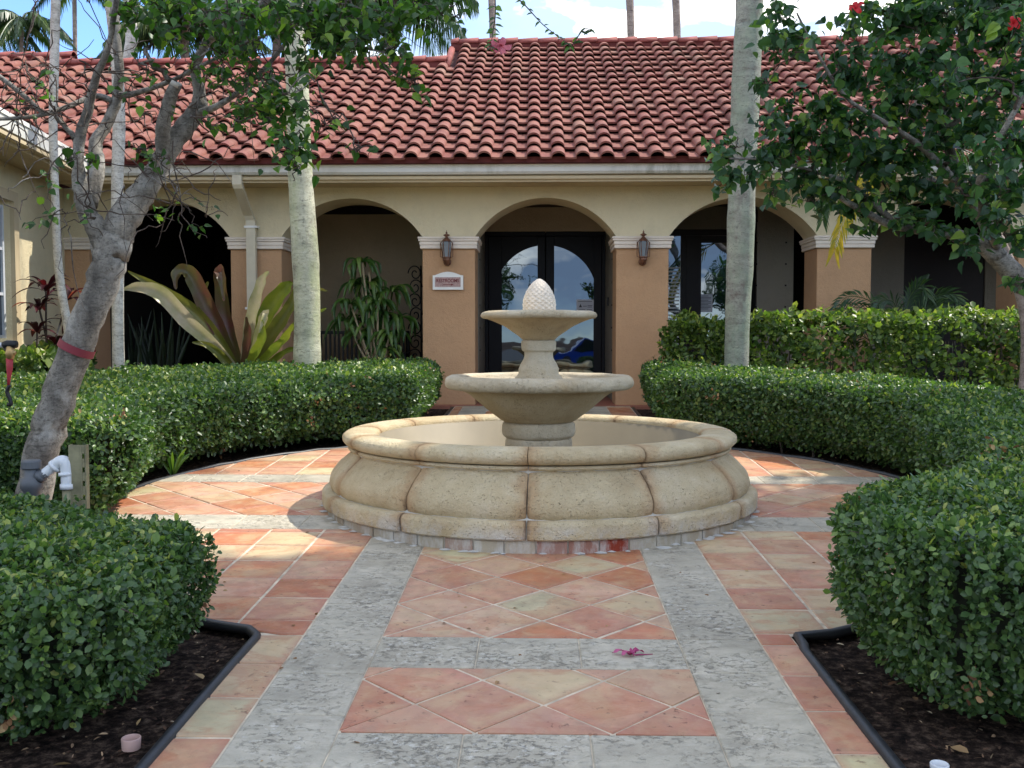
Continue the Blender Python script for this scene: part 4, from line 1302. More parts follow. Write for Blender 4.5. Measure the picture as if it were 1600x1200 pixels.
def leaf_mesh(name, P, Nn, D, size, mat, parent, T=TV, kind='stuff', rnd=None):
    V, q = leaf_arrays(P, Nn, D, size, T)
    r = rng.random(len(P)) if rnd is None else rnd
    o = np_mesh(name, V, q, mat, parent, np.repeat(r, 6))
    if kind: o['kind'] = kind
    return o
def noise2(x, y, s=0.0):
    return (np.sin(x * 2.3 + s) * np.cos(y * 2.9 - s) + .5 * np.sin(x * 6.1 + y * 3.7 + s) + .35 * np.sin(x * 11.3 - y * 9.1) + .2 * np.sin(x * 21 + y * 17)) / 2.05
def pip(px, py, poly):
    x = px; y = py; inside = np.zeros(len(x), bool); n = len(poly)
    for i in range(n):
        x1, y1 = poly[i]; x2, y2 = poly[(i + 1) % n]
        c = ((y1 > y) != (y2 > y)) & (x < (x2 - x1) * (y - y1) / (y2 - y1 + 1e-12) + x1)
        inside ^= c
    return inside
gzv = np.vectorize(gz)
def offset_poly(poly, d):
    n = len(poly); out = []
    s = 1 if area(poly) > 0 else -1
    for i in range(n):
        a, b, c = Vector(poly[i - 1] + (0,)), Vector(poly[i] + (0,)), Vector(poly[(i + 1) % n] + (0,))
        e1 = (b - a).normalized(); e2 = (c - b).normalized()
        nn = Vector((e1.y + e2.y, -e1.x - e2.x, 0)); nn.normalize()
        k = 1 / max(.5, nn.dot(Vector((e1.y, -e1.x, 0))))
        out.append((b.x + nn.x * d * s * k, b.y + nn.y * d * s * k))
    return out
def hedge(name, label, poly, Hh, ls, dens, mat, bulge=.12, under=.16, rough=.03, group=None, cat='hedge', sparse=0.0, tmin=.10, lit=None, seed=0.0, stems=14, core=True, facemask=None):
    if area(poly) < 0: poly = poly[::-1]
    cxm = sum(p[0] for p in poly) / len(poly); cym = sum(p[1] for p in poly) / len(poly)
    e = empty(name, (cxm, cym, gz(cym))); tag(e, label, cat, group)
    # top
    xs = [p[0] for p in poly]; ys = [p[1] for p in poly]
    A = abs(area(poly)); nt_ = int(A * dens)
    big = int(nt_ * ((max(xs) - min(xs)) * (max(ys) - min(ys)) / A) * 1.02)
    inner = offset_poly(poly, bulge - .05)
    x = rng.uniform(min(xs) - bulge, max(xs) + bulge, big); y = rng.uniform(min(ys) - bulge, max(ys) + bulge, big)
    k = pip(x, y, inner); x, y = x[k], y[k]
    nzv = noise2(x * 1.3, y * 1.3, seed)
    depth = rng.exponential(.022, len(x))
    e1_ = pip(x, y, offset_poly(poly, bulge - .09)); e2_ = pip(x, y, offset_poly(poly, bulge - .16))
    z = gzv(y) + Hh - np.where(e1_, np.where(e2_, 0, .012), .04) + rough * nzv - depth + rng.normal(0, .008, len(x))
    P = [np.stack([x, y, z], 1)]; N = [np.tile([0, 0, 1.0], (len(x), 1))]
    # sides
    n = len(poly)
    for i in range(n):
        a, b = poly[i], poly[(i + 1) % n]
        L = math.hypot(b[0] - a[0], b[1] - a[1])
        if L < 1e-4: continue
        nx, ny = (b[1] - a[1]) / L, -(b[0] - a[0]) / L
        if facemask and not facemask((a[0] + b[0]) / 2, (a[1] + b[1]) / 2, nx, ny): continue
        away = core and (((a[0] + b[0]) / 2) * nx + ((a[1] + b[1]) / 2) * ny) > .1
        m = rng.poisson(L * Hh * dens * (.3 if away else 1.15))
        u = rng.random(m); t = tmin + (1 - tmin) * rng.random(m) ** .85
        keep = rng.random(m) < np.clip((t - tmin) / .22 + .35, 0, 1); u, t = u[keep], t[keep]
        o = np.interp(t, [0, .35, .8, .93, 1], [-under, bulge * .75, bulge, bulge * .75, bulge * .2])
        px = a[0] + (b[0] - a[0]) * u; py = a[1] + (b[1] - a[1]) * u
        o = o + .035 * noise2(px * 2 + t * 3, py * 2 - t * 4, seed) * (rough / .03) - rng.exponential(.022, len(u)) + rng.normal(0, .006, len(u))
        px = px + nx * o; py = py + ny * o
        P.append(np.stack([px, py, gzv(py) + t * Hh], 1)); N.append(np.tile([nx, ny, .25], (len(u), 1)))
    P = np.concatenate(P); N = np.concatenate(N)
    if sparse > 0:
        q = noise2(P[:, 0] * 2.2 + P[:, 2] * 3, P[:, 1] * 2.2 - P[:, 2] * 2.5, seed + 3)
        k = rng.random(len(P)) > sparse * np.clip(q * 1.6 + .5, 0, 1); P, N = P[k], N[k]
    q = noise2(P[:, 0] * 5.3 + P[:, 2] * 4, P[:, 1] * 5.3 - P[:, 2] * 5, seed + 9) + .6 * noise2(P[:, 0] * 13 - P[:, 2] * 9, P[:, 1] * 13 + P[:, 2] * 11, seed)
    P = P - N * np.clip(q - .15, 0, 1)[:, None] * .04
    k = rng.random(len(P)) > np.clip(q - .65, 0, .6); P, N = P[k], N[k]
    if core:
        j2 = rng.integers(0, len(P), int(len(P) * .16)); P = np.concatenate([P, P[j2] - N[j2] * rng.uniform(.05, .11, (len(j2), 1)) + rng.normal(0, .01, (len(j2), 3))]); N = np.concatenate([N, N[j2]])
    ns = int(len(P) / 420); js = rng.integers(0, len(P), ns); SP_ = []; SN_ = []; SD_ = []
    for j in js:
        d = unit((N[j] + rng.normal(0, .35, 3) + [0, 0, .35])[None])[0]; L = rng.uniform(.03, .10)
        for w in range(int(4 + L * 60)):
            f = rng.random(); SP_.append(P[j] + d * L * f * 1.1 + rng.normal(0, .004, 3)); SN_.append(d); SD_.append(1)
    if SP_: P = np.concatenate([P, np.array(SP_)]); N = np.concatenate([N, np.array(SN_)])
    if core:
        nd_ = max(4, int(len(P) / 5000)); jd = rng.integers(0, len(P), nd_); dp = []
        for j in jd:
            dp.append(P[j] + rng.normal(0, .028, (rng.integers(8, 26), 3)))
        dp = np.concatenate(dp); leaf_mesh('dry_leaves', dp, unit(rng.normal(0, 1, dp.shape)), rng.normal(0, 1, dp.shape), ls * rng.uniform(.6, 1.5, len(dp)), MT['dryleaf'], e, TV, 'stuff')
    keep = rng.random(len(P)) < np.clip((5.2 / P[:, 1]) ** .9, 0, 1) if core else np.ones(len(P), bool)
    P, N = P[keep], N[keep]
    m = len(P)
    Nn = unit(N * 1.0 + rng.normal(0, .55, (m, 3)) + [0, -.05, .35])
    D = rng.normal(0, 1, (m, 3)) + N * .45 + [0, 0, .1]
    size = ls * np.clip(rng.normal(1.0, .27, m), .45, 1.8) * (np.clip(P[:, 1] / 5.2, 1, 1.35) if core else 1)
    r = np.clip(rng.random(m) * .9 + rng.normal(0, .04, m) + .08 * noise2(P[:, 0] * 3, P[:, 1] * 3, 1) + .16 * (N[:, 2] > .6), 0, 1)  # upward leaves paler: new growth, and sunlit tops painted into the colour
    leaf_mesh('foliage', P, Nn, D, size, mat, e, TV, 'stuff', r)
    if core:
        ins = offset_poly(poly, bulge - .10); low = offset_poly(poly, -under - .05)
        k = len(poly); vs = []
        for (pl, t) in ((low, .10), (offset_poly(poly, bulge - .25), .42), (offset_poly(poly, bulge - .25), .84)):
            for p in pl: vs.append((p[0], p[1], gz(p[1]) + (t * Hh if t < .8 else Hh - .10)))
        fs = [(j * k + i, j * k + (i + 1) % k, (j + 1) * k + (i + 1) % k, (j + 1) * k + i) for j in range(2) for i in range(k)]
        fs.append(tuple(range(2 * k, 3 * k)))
        obj('shade_core', vs, fs, MT['core'], e)  # dark solid added to block light and darken the gaps
    mb = MB()
    cnt = 0
    while cnt < stems:
        x, y = random.uniform(min(xs), max(xs)), random.uniform(min(ys), max(ys))
        if not pip(np.array([x]), np.array([y]), offset_poly(poly, -.12))[0]: continue
        g = gz(y); mb.tube([(x, y, g - .02), (x + random.uniform(-.05, .05), y + random.uniform(-.05, .05), g + .18), (x + random.uniform(-.15, .15), y + random.uniform(-.15, .15), g + Hh * .75)], [.012, .009, .004], 5)
        cnt += 1
    for i in range(int(m / 260)):
        j = random.randrange(m); p = Vector(P[j]); d = (Vector(N[j]) + Vector((random.gauss(0, .9), random.gauss(0, .9), random.gauss(0, .9)))).normalized()
        L = random.uniform(.04, .13)
        mb.tube([p - d * L * .7, p + d * L * .35], [.0028, .0012], 4, False)
    o = mb.build('stems', MT['twig'], e); o['kind'] = 'stuff'
    return e

def arc(a0, a1, R, n): return [(CX + R * math.cos(a), CY + R * math.sin(a)) for a in np.linspace(a0, a1, n)]
def ang(x, y):
    a = math.atan2(y - CY, x - CX); return a if a >= 0 else a + 2 * PI
RI = 3.24
def arcv(a0, a1, n, dr=.0):
    out = []
    for a in np.linspace(a0, a1, n):
        y = CY + RI * math.sin(a); w = math.exp(-((y - 6.1) / 1.35) ** 2)
        r = RI - .44 * w + dr; out.append((CX + r * math.cos(a), CY + r * math.sin(a)))
    return out
# ring hedge on the right, from the near corner round to the arcade
a_s, a_e = ang(1.34, 3.95) - 2 * PI, ang(1.42, 9.75)
poly = [(3.9, 3.1), (3.7, 5.2), (3.95, 7.2), (3.9, 8.6), (3.4, 9.6), (2.6, 10.4), (1.9, 11.3), (1.9, 12.3), (1.46, 12.35), (1.45, 11.2)] + arcv(a_e, a_s, 44)[:-1] + [(1.33, 3.92), (1.30, 3.1)]
def dense(poly, step=.35):
    for _ in range(3):                       # round the corners
        q = []
        for i in range(len(poly)):
            a, b = poly[i], poly[(i + 1) % len(poly)]; L = math.hypot(b[0] - a[0], b[1] - a[1]); f = min(.25, .16 / max(L, .01))
            q += [(a[0] + (b[0] - a[0]) * f, a[1] + (b[1] - a[1]) * f), (b[0] - (b[0] - a[0]) * f, b[1] - (b[1] - a[1]) * f)]
        poly = q
    out = []
    for i in range(len(poly)):
        a, b = poly[i], poly[(i + 1) % len(poly)]; L = math.hypot(b[0] - a[0], b[1] - a[1]); n = max(1, int(L / step))
        out += [(a[0] + (b[0] - a[0]) * k / n, a[1] + (b[1] - a[1]) * k / n) for k in range(n)]
    return out
HR = hedge('boxwood_hedge', 'clipped dark green hedge curving round the right side of the court', dense(poly, .25), .665, .0265, 9300, MT['hedge'], .17, .06, .045, 'clipped hedges round the court', seed=1.0, stems=60, tmin=.06)
# left rear hedge
a_s, a_e = ang(-1.38, 9.72), ang(-2.70, 6.02)
poly = [(-1.36, 12.4)] + [(-1.36, 11.2)] + arcv(a_s, a_e, 36) + [(-3.1, 6.0), (-4.9, 5.9), (-5.3, 7.2), (-5.3, 9.6), (-4.4, 11.1), (-2.6, 12.0)]
HL = hedge('boxwood_hedge', 'clipped hedge curving behind the left side of the court, sunlit along its top', dense(poly), .665, .0280, 8000, MT['hedge'], .17, .10, .035, 'clipped hedges round the court', seed=4.0, stems=50)
# left near hedge
a_s, a_e = ang(-1.42, 3.98), ang(-2.35, 4.62)
poly = [(-1.46, 3.0), (-1.46, 3.9)] + arc(ang(-1.5, 3.9), ang(-2.2, 4.4), RI + .04, 8) + [(-2.6, 4.5), (-4.2, 4.55), (-4.2, 3.1), (-1.9, 3.0)]
HN = hedge('boxwood_hedge', 'clipped dark green hedge nearest on the left, in front of the leaning tree', dense(poly, .2), .50, .0265, 11500, MT['hedge'], .15, .02, .055, 'clipped hedges round the court', seed=7.0, stems=24, tmin=.05)
# taller hedge, looser, on the right in front of the arcade
hedge('ficus_hedge', 'tall loose light green hedge along the arcade on the right', dense([(2.55, 11.35), (8.6, 11.0), (8.6, 11.9), (2.55, 12.2)]), 1.25, .068, 1350, MT['hedgelit'], .06, .02, .11, seed=2.0, sparse=.95, tmin=.06, stems=70, core=False)
hedge('ficus_shrub', 'small loose shrub left of the mottled palm trunk at the arcade', dense([(1.62, 11.95), (2.35, 11.95), (2.3, 12.6), (1.7, 12.6)]), 1.16, .066, 1300, MT['hedgelit'], .05, .0, .16, seed=3.0, sparse=.7, tmin=.15, stems=9, cat='shrub', core=False)
hedge('low_hedge', 'low bright green hedge at the far left against the side wing', dense([(-7.6, 10.6), (-5.55, 10.6), (-5.5, 11.9), (-6.5, 11.9)]), .84, .06, 1700, MT['hedgelit'], .06, .04, .06, seed=5.0, sparse=.2, stems=10)

# mulch chips in the beds
n = 44000
x = rng.uniform(-5, 5, n); y = rng.uniform(2.3, 12.8, n); w = rng.random(n) < np.clip(5.5 / y, 0, 1) ** 1.5
x, y = x[w], y[w]
d = np.hypot(x - CX, y - CY)
k = (d > CR + .05) & ~((x > EX0 - .04) & (x < EX1 + .05) & (y < 4.3)) & ~((x > -1.18) & (x < 1.33) & (y > 9))
x, y = x[k], y[k]
P = np.stack([x, y, gzv(y) - .022 + rng.exponential(.008, len(x))], 1)
o = leaf_mesh('mulch_chips', P, unit(rng.normal(0, .35, P.shape) + [0, 0, 1]), rng.normal(0, 1, P.shape) * [1, 1, .25], rng.uniform(.010, .034, len(x)), MT['chip'], None, TV * [.55, 1, 1])
tag(o, 'wood chips scattered over the planting beds', kind='stuff')
# dry leaves on the beds
def inbed(x, y):
    d = math.hypot(x - CX, y - CY)
    return d > CR + .06 and not (EX0 - .05 < x < EX1 + .05 and y < 4.3) and not (-1.2 < x < 1.35 and y > 9)
spots = []
while len(spots) < 34:
    x, y = random.choice([(random.uniform(-2.0, -1.25), random.uniform(2.9, 4.0)), (random.uniform(1.13, 1.9), random.uniform(2.9, 3.9)), (random.uniform(-2.6, -1.3), random.uniform(8.6, 10.2)), (random.uniform(1.4, 2.8), random.uniform(8.6, 10))])
    if inbed(x, y): spots.append((x, y))
P = np.array([(x, y, gz(y) - .01) for x, y in spots])
o = leaf_mesh('fallen_leaves', P, unit(rng.normal(0, .3, P.shape) + [0, 0, 1]), rng.normal(0, 1, P.shape) * [1, 1, .2], rng.uniform(.03, .07, len(P)), MT['dryleaf'], None, TV)
tag(o, 'dry brown leaves lying on the mulch beside the hedges', kind='stuff')

lp = []
while len(lp) < 90:
    a_, r_ = random.uniform(0, 2 * PI), random.uniform(1.55, 2.95)
    x, y = (CX + r_ * math.cos(a_), CY + r_ * math.sin(a_)) if random.random() < .75 else (random.uniform(-1.15, 1.05), random.uniform(2.7, 5))
    if random.random() < .5: x, y = x + (2.85 - r_) * math.cos(a_) * .5, y + (2.85 - r_) * math.sin(a_) * .5
    if math.hypot(x - FCX, y - FCY) < 1.55: continue
    lp.append((x, y, gz(y) + .019))
lp = np.array(lp)
o = leaf_mesh('leaf_litter', lp, unit(rng.normal(0, .25, lp.shape) + [0, 0, 1]), rng.normal(0, 1, lp.shape) * [1, 1, .1], rng.uniform(.008, .028, len(lp)), MT['dryleaf'], None, TV)
tag(o, 'tiny dry leaves and crumbs scattered over the paving', kind='stuff')

# ------------------------------------------------------------------ tree helpers
class Tree:
    def __init__(s, name, label, base, cat='tree', group=None):
        s.e = empty(name, base); tag(s.e, label, cat, group); s.wood = MB(); s.twig = MB(); s.nodes = []
        s.P = []; s.N = []; s.D = []; s.S = []
    def limb(s, pts, rads, n=12, sub=5, wob=.05, mb=None):
        p, r = catmull(pts, rads, sub)
        q = []
        for i, v in enumerate(p): q.append(v + Vector((random.gauss(0, 1), random.gauss(0, 1), random.gauss(0, .6))) * r[i] * .06)
        (mb or s.wood).tube(q, r, n, True, wob)
        s.nodes += [(v.copy(), rr) for v, rr in zip(q, r) if rr < .09]
    def plimb(s, lst, n=12, sub=5, wob=.05):
        """lst of (px,py,width_px,depth)"""
        s.limb([at(a, b, Y) for a, b, w, Y in lst], [w / F * Y / 2 for a, b, w, Y in lst], n, sub, wob)
    def spray(s, c, rad, n, size, twigs=6, down=.5, maxd=9, gap=None, tw=.004):
        """a cluster of leaves about a point, on twigs that start from the nearest wood"""
        c = Vector(c)
        nd = min(s.nodes, key=lambda q: (q[0] - c).length + (0 if q[1] > .004 else .25))
        r0 = min(nd[1] * .7, .018)
        mid = (nd[0] + c) / 2 + Vector((random.gauss(0, .08), random.gauss(0, .08), .06 + random.gauss(0, .05)))
        L = (nd[0] - c).length
        if L > .15:
            p, r = catmull([nd[0], mid, c], [max(r0, tw), max(r0 * .6, tw * .9), tw], 5)
            p = [v + Vector((random.gauss(0, .012), random.gauss(0, .012), random.gauss(0, .012))) for v in p]
            p[0] = nd[0]
            s.twig.tube(p, r, 5, False); s.nodes += [(v, rr) for v, rr in zip(p[2:], r[2:])]
        ends = []
        for i in range(twigs):
            d = Vector((random.gauss(0, 1) * rad[0], random.gauss(0, 1) * rad[1], random.gauss(0, 1) * rad[2] - abs(rad[2]) * down * .4)) * .62
            e = c + d
            m_ = c + d * .5 + Vector((random.gauss(0, .03), random.gauss(0, .03), .03))
            p, r = catmull([c, m_, e], [tw * .8, tw * .6, tw * .35], 4)
            p = [v + Vector((random.gauss(0, .008), random.gauss(0, .008), random.gauss(0, .008))) for v in p]
            s.twig.tube(p, r, 4, False); ends.append(p)
        for i in range(n):
            p = random.choice(ends); v = random.choice(p[2:]) + Vector((random.gauss(0, .028), random.gauss(0, .028), random.gauss(0, .028)))
            s.P.append(v); s.S.append(size * random.uniform(.55, 1.25))
            dd = Vector((random.gauss(0, 1), random.gauss(0, 1), random.gauss(0, .7) - down))
            s.D.append(dd); s.N.append(Vector((random.gauss(0, .6), random.gauss(0, .6) - .25, .8 + random.gauss(0, .4))))
    def finish(s, barkmat, leafm, T=TVH, nparts=300, hide=None):
        s.wood.build('trunk', barkmat, s.e, True)
        if s.twig.v:
            o = s.twig.build('twigs', MT['twig'], s.e, True); o['kind'] = 'stuff'
        if not s.P: return
        P = np.array([tuple(v) for v in s.P]); N = np.array([tuple(v) for v in s.N]); D = np.array([tuple(v) for v in s.D]); Z = np.array(s.S)
        inv = inv_of(s.e)
        # the leaves that show largest become objects of their own
        X = P[:, 0]; Yv = P[:, 1]; px = VXf(P)
        score = Z / Yv * np.where((px[0] > 0) & (px[0] < W) & (px[1] > 0) & (px[1] < H), 1, 0)
        order = np.argsort(-score); ind = [i for i in order[:nparts] if score[i] > 0]; rest = np.array([i for i in range(len(P)) if i not in set(ind)])
        r = rng.random(len(P))
        leaf_mesh('foliage', P[rest], N[rest], D[rest], Z[rest], leafm, s.e, T, 'stuff', r[rest])
        variants = []
        for k in range(8):
            V, q = leaf_arrays(np.zeros((1, 3)), np.array([[0, 0, 1.0]]), np.array([[0, 1.0, 0]]), np.ones(1), T * [random.uniform(.8, 1.15), 1, random.uniform(.3, 2.2)])
            me = bpy.data.meshes.new('leaf'); me.from_pydata(V.tolist(), [], q.tolist()); a = me.attributes.new('rnd', 'FLOAT', 'POINT'); a.data.foreach_set('value', np.full(len(V), (k + .5) / 8 if k < 7 else .97, dtype=np.float32)); me.materials.append(leafm); variants.append(me)
        for i in ind:
            o = bpy.data.objects.new('leaf', random.choice(variants)); COL.objects.link(o); o.parent = s.e; o.matrix_parent_inverse = inv
            d = Vector(D[i]).normalized(); nn = Vector(N[i]); nn = (nn - d * nn.dot(d)).normalized(); xa = d.cross(nn)
            o.matrix_basis = Matrix.Translation(P[i]) @ Matrix((xa, d, nn)).transposed().to_4x4() @ Matrix.Scale(float(Z[i]), 4)
RMi = np.array(RM.transposed())
def VXf(P):
    q = (P - np.array([0, 0, CAMZ])) @ RMi.T
    return W / 2 + F * q[:, 0] / -q[:, 2], H / 2 - F * q[:, 1] / -q[:, 2]

def ribbon(pts, wid, mat, name, parent, nrm=None, fold=.25, sub=5, wave=0.0):
    """a strap leaf: pts with half widths"""
    p, r = catmull(pts, wid, sub); vs = []; fs = []
    for i, v in enumerate(p):
        t = (p[min(i + 1, len(p) - 1)] - p[max(i - 1, 0)]).normalized()
        up = nrm or Vector((0, -1, .25))
        s_ = t.cross(up)
        if s_.length < .05: s_ = t.orthogonal()
        s_.normalize(); n_ = s_.cross(t).normalized()
        w = r[i]; wv = wave * math.sin(i * 1.3)
        vs += [v + s_ * w + n_ * (w * fold + wv), v + s_ * w * .5 + n_ * (w * fold * .3), v - n_ * w * fold * .2, v - s_ * w * .5 + n_ * (w * fold * .3), v - s_ * w + n_ * (w * fold - wv)]
    for i in range(len(p) - 1):
        for k in range(4): fs.append((i * 5 + k, i * 5 + k + 1, i * 5 + k + 6, i * 5 + k + 5))
    o = obj(name, vs, fs, mat, parent, True)
    a = o.data.attributes.new('rnd', 'FLOAT', 'POINT'); rv = random.random(); a.data.foreach_set('value', np.full(len(vs), rv, dtype=np.float32))
    return o
def frond(base, d, L, droop, ll, mat, parent, nl=34, name='frond', lw=.012, hang=.5, stem=.012):
    """a feather palm frond"""
    d = Vector(d).normalized(); side = d.cross(Vector((0, 0, 1)))
    side = side.normalized() if side.length > .05 else Vector((1, 0, 0))
    pts = []
    K = 9
    for i in range(K + 1):
        t = i / K; pts.append(Vector(base) + d * L * t + Vector((0, 0, -droop * L * t * t)))
    mb = MB(); mb.tube(pts, [stem * (1 - .85 * i / K) for i in range(K + 1)], 4, False)
    for k in range(nl):
        t = .12 + .88 * k / (nl - 1); i = min(K - 1, int(t * K)); f = t * K - i
        p = pts[i].lerp(pts[i + 1], f); tg = (pts[i + 1] - pts[i]).normalized()
        le = ll * (math.sin(PI * min(1, .18 + .80 * t)) ** .6) * random.uniform(.85, 1.1)
        for sd in (-1, 1):
            dr = (side * sd * (1 - .35 * t) + tg * (.45 + .8 * t) + Vector((0, 0, -hang * random.uniform(.6, 1.2)))).normalized()
            q1 = p + dr * le * .5 + Vector((0, 0, .02)); q2 = p + dr * le + Vector((0, 0, -le * hang * .35))
            w = lw * random.uniform(.8, 1.2); up = tg
            b = len(mb.v); mb.v += [tuple(p), tuple(q1 + up * w), tuple(q2), tuple(q1 - up * w)]; mb.f += [(b, b + 1, b + 2, b + 3)]
    o = mb.build(name, mat, parent)
    a = o.data.attributes.new('rnd', 'FLOAT', 'POINT'); a.data.foreach_set('value', (np.full(len(mb.v), random.random() * .7) + np.repeat(rng.random(len(mb.v) // 4 + 1), 4)[:len(mb.v)] * .3).astype(np.float32))
    return o

# ================================================================== LEFT TREE
T = Tree('hibiscus_tree', 'leaning grey tree with lichen bark, maroon band and sparse bare twigs on the left', tuple(at(48, 860, 5.5)))
Y0 = 5.5
T.plimb([(28, 900, 58, Y0), (50, 790, 54, Y0), (68, 700, 52, Y0), (84, 645, 51, Y0), (111, 560, 50, Y0), (146, 480, 48, Y0), (167, 425, 50, Y0), (176, 385, 54, Y0), (188, 352, 48, Y0), (208, 322, 46, Y0 + .05), (232, 290, 36, Y0 + .08), (256, 245, 33, Y0 + .1), (284, 205, 31, Y0 + .12), (308, 172, 28, Y0 + .15), (312, 145, 19, Y0 + .15), (306, 105, 15, Y0 + .1), (325, 62, 14, Y0 + .05), (348, 15, 13, Y0), (352, -80, 11, Y0)], 16, 5, .05)
T.plimb([(172, 400, 40, Y0), (156, 366, 36, Y0 - .03), (138, 335, 30, Y0 - .06), (128, 300, 27, Y0 - .08), (122, 255, 17, Y0 - .1), (125, 215, 17, Y0 - .1), (138, 170, 15, Y0 - .12), (150, 120, 12, Y0 - .2), (170, 70, 9, Y0 - .3), (185, -20, 8, Y0 - .4)], 12)
T.plimb([(140, 320, 26, Y0), (152, 262, 24, Y0 + .1), (150, 222, 20, Y0 + .15), (172, 185, 17, Y0 + .2), (186, 130, 15, Y0 + .2), (182, 60, 14, Y0 + .2), (176, -40, 12, Y0 + .2)], 10)
T.plimb([(256, 240, 25, Y0 + .08), (254, 205, 22, Y0), (262, 168, 21, Y0 - .05), (275, 130, 18, Y0 - .1)], 12)
T.plimb([(180, 160, 10, Y0 + .2), (150, 150, 9, Y0 + .15), (110, 165, 8, Y0), (65, 180, 7, Y0 - .1), (0, 186, 6, Y0 - .2), (-40, 185, 4, Y0 - .3)], 7)
T.plimb([(68, 178, 7, Y0 - .1), (40, 152, 8, Y0 - .1), (8, 126, 8, Y0 - .15), (-20, 105, 7, Y0 - .2)], 7)
T.plimb([(118, 215, 10, Y0 - .1), (98, 195, 7, Y0 - .12), (88, 182, 5, Y0 - .15)], 7)
T.plimb([(185, 150, 12, Y0 + .2), (215, 145, 9, Y0 + .1), (270, 125, 7, Y0), (330, 95, 6, Y0 - .1), (400, 60, 5, Y0 - .2), (520, 20, 4, Y0 - .3)], 7)
T.plimb([(325, 62, 14, Y0 + .05), (370, 30, 12, Y0 - .1), (440, -10, 10, Y0 - .2), (560, -40, 9, Y0 - .3), (700, -60, 7, Y0 - .3), (860, -30, 5, Y0 - .3)], 7)
T.plimb([(310, 178, 14, Y0 + .1), (350, 160, 9, Y0), (400, 120, 7, Y0 - .05), (450, 60, 6, Y0 - .1), (480, -30, 5, Y0 - .2)], 7)
# fine dry twigs
def px_twig(pts, Y, r0=.0045, leaves=0, size=.07):
    p, r = catmull([at(a, b, Y + random.uniform(-.05, .05)) for a, b in pts], [r0 * (1 - .7 * i / (len(pts) - 1)) for i in range(len(pts))], 4)
    p = [v + Vector((random.gauss(0, .006),) * 3) for v in p]
    T.twig.tube(p, r, 4, False); T.nodes += [(v, rr) for v, rr in zip(p, r)]
    for k in range(leaves):
        v = random.choice(p[len(p) // 3:]); T.P.append(v + Vector((random.gauss(0, .02), random.gauss(0, .02), random.gauss(0, .02)))); T.S.append(size * random.uniform(.5, 1.2))
        T.D.append(Vector((random.gauss(0, 1), random.gauss(0, .7), random.gauss(-.3, .6)))); T.N.append(Vector((random.gauss(0, .6), -.5, .7)))
px_twig([(110, 165), (75, 150), (85, 120), (60, 100)], 5.4, .006, 2)
px_twig([(120, 330), (60, 340), (48, 350)], 5.3, .003, 6, .06)
px_twig([(110, 230), (80, 260), (75, 300), (85, 330), (72, 345)], 5.3, .004, 16, .06)
px_twig([(150, 340), (130, 320), (118, 300)], 5.2, .006, 0)
px_twig([(160, 370), (140, 345), (120, 310), (110, 290)], 5.15, .0035, 8, .05)
px_twig([(280, 300), (285, 335), (305, 360), (322, 373)], 5.3, .005, 3, .045)
px_twig([(270, 220), (280, 300), (300, 340), (310, 355)], 5.3, .0035, 10, .045)
px_twig([(240, 290), (250, 320), (243, 345)], 5.4, .003, 9, .05)
px_twig([(292, 300), (320, 320), (335, 327)], 5.3, .003, 4, .04)
for i in range(170):
    nd = random.choice([q for q in T.nodes if q[1] < .03 and q[0].z > 2.0])
    d = Vector((random.gauss(0, 1), random.gauss(0, .8), random.gauss(-.1, .8))).normalized(); L = random.uniform(.12, .5)
    m_ = nd[0] + d * L * .5 + Vector((0, 0, random.uniform(-.05, .08))); e = nd[0] + d * L + Vector((random.gauss(0, .05), 0, random.gauss(-.05, .08)))
    p, r = catmull([nd[0], m_, e], [min(nd[1], .005), .0035, .0015], 4); p = [v + Vector((random.gauss(0, .008), random.gauss(0, .008), random.gauss(0, .008))) for v in p]
    T.twig.tube(p, r, 4, False); T.nodes += [(v, rr) for v, rr in zip(p[2:], r[2:])]
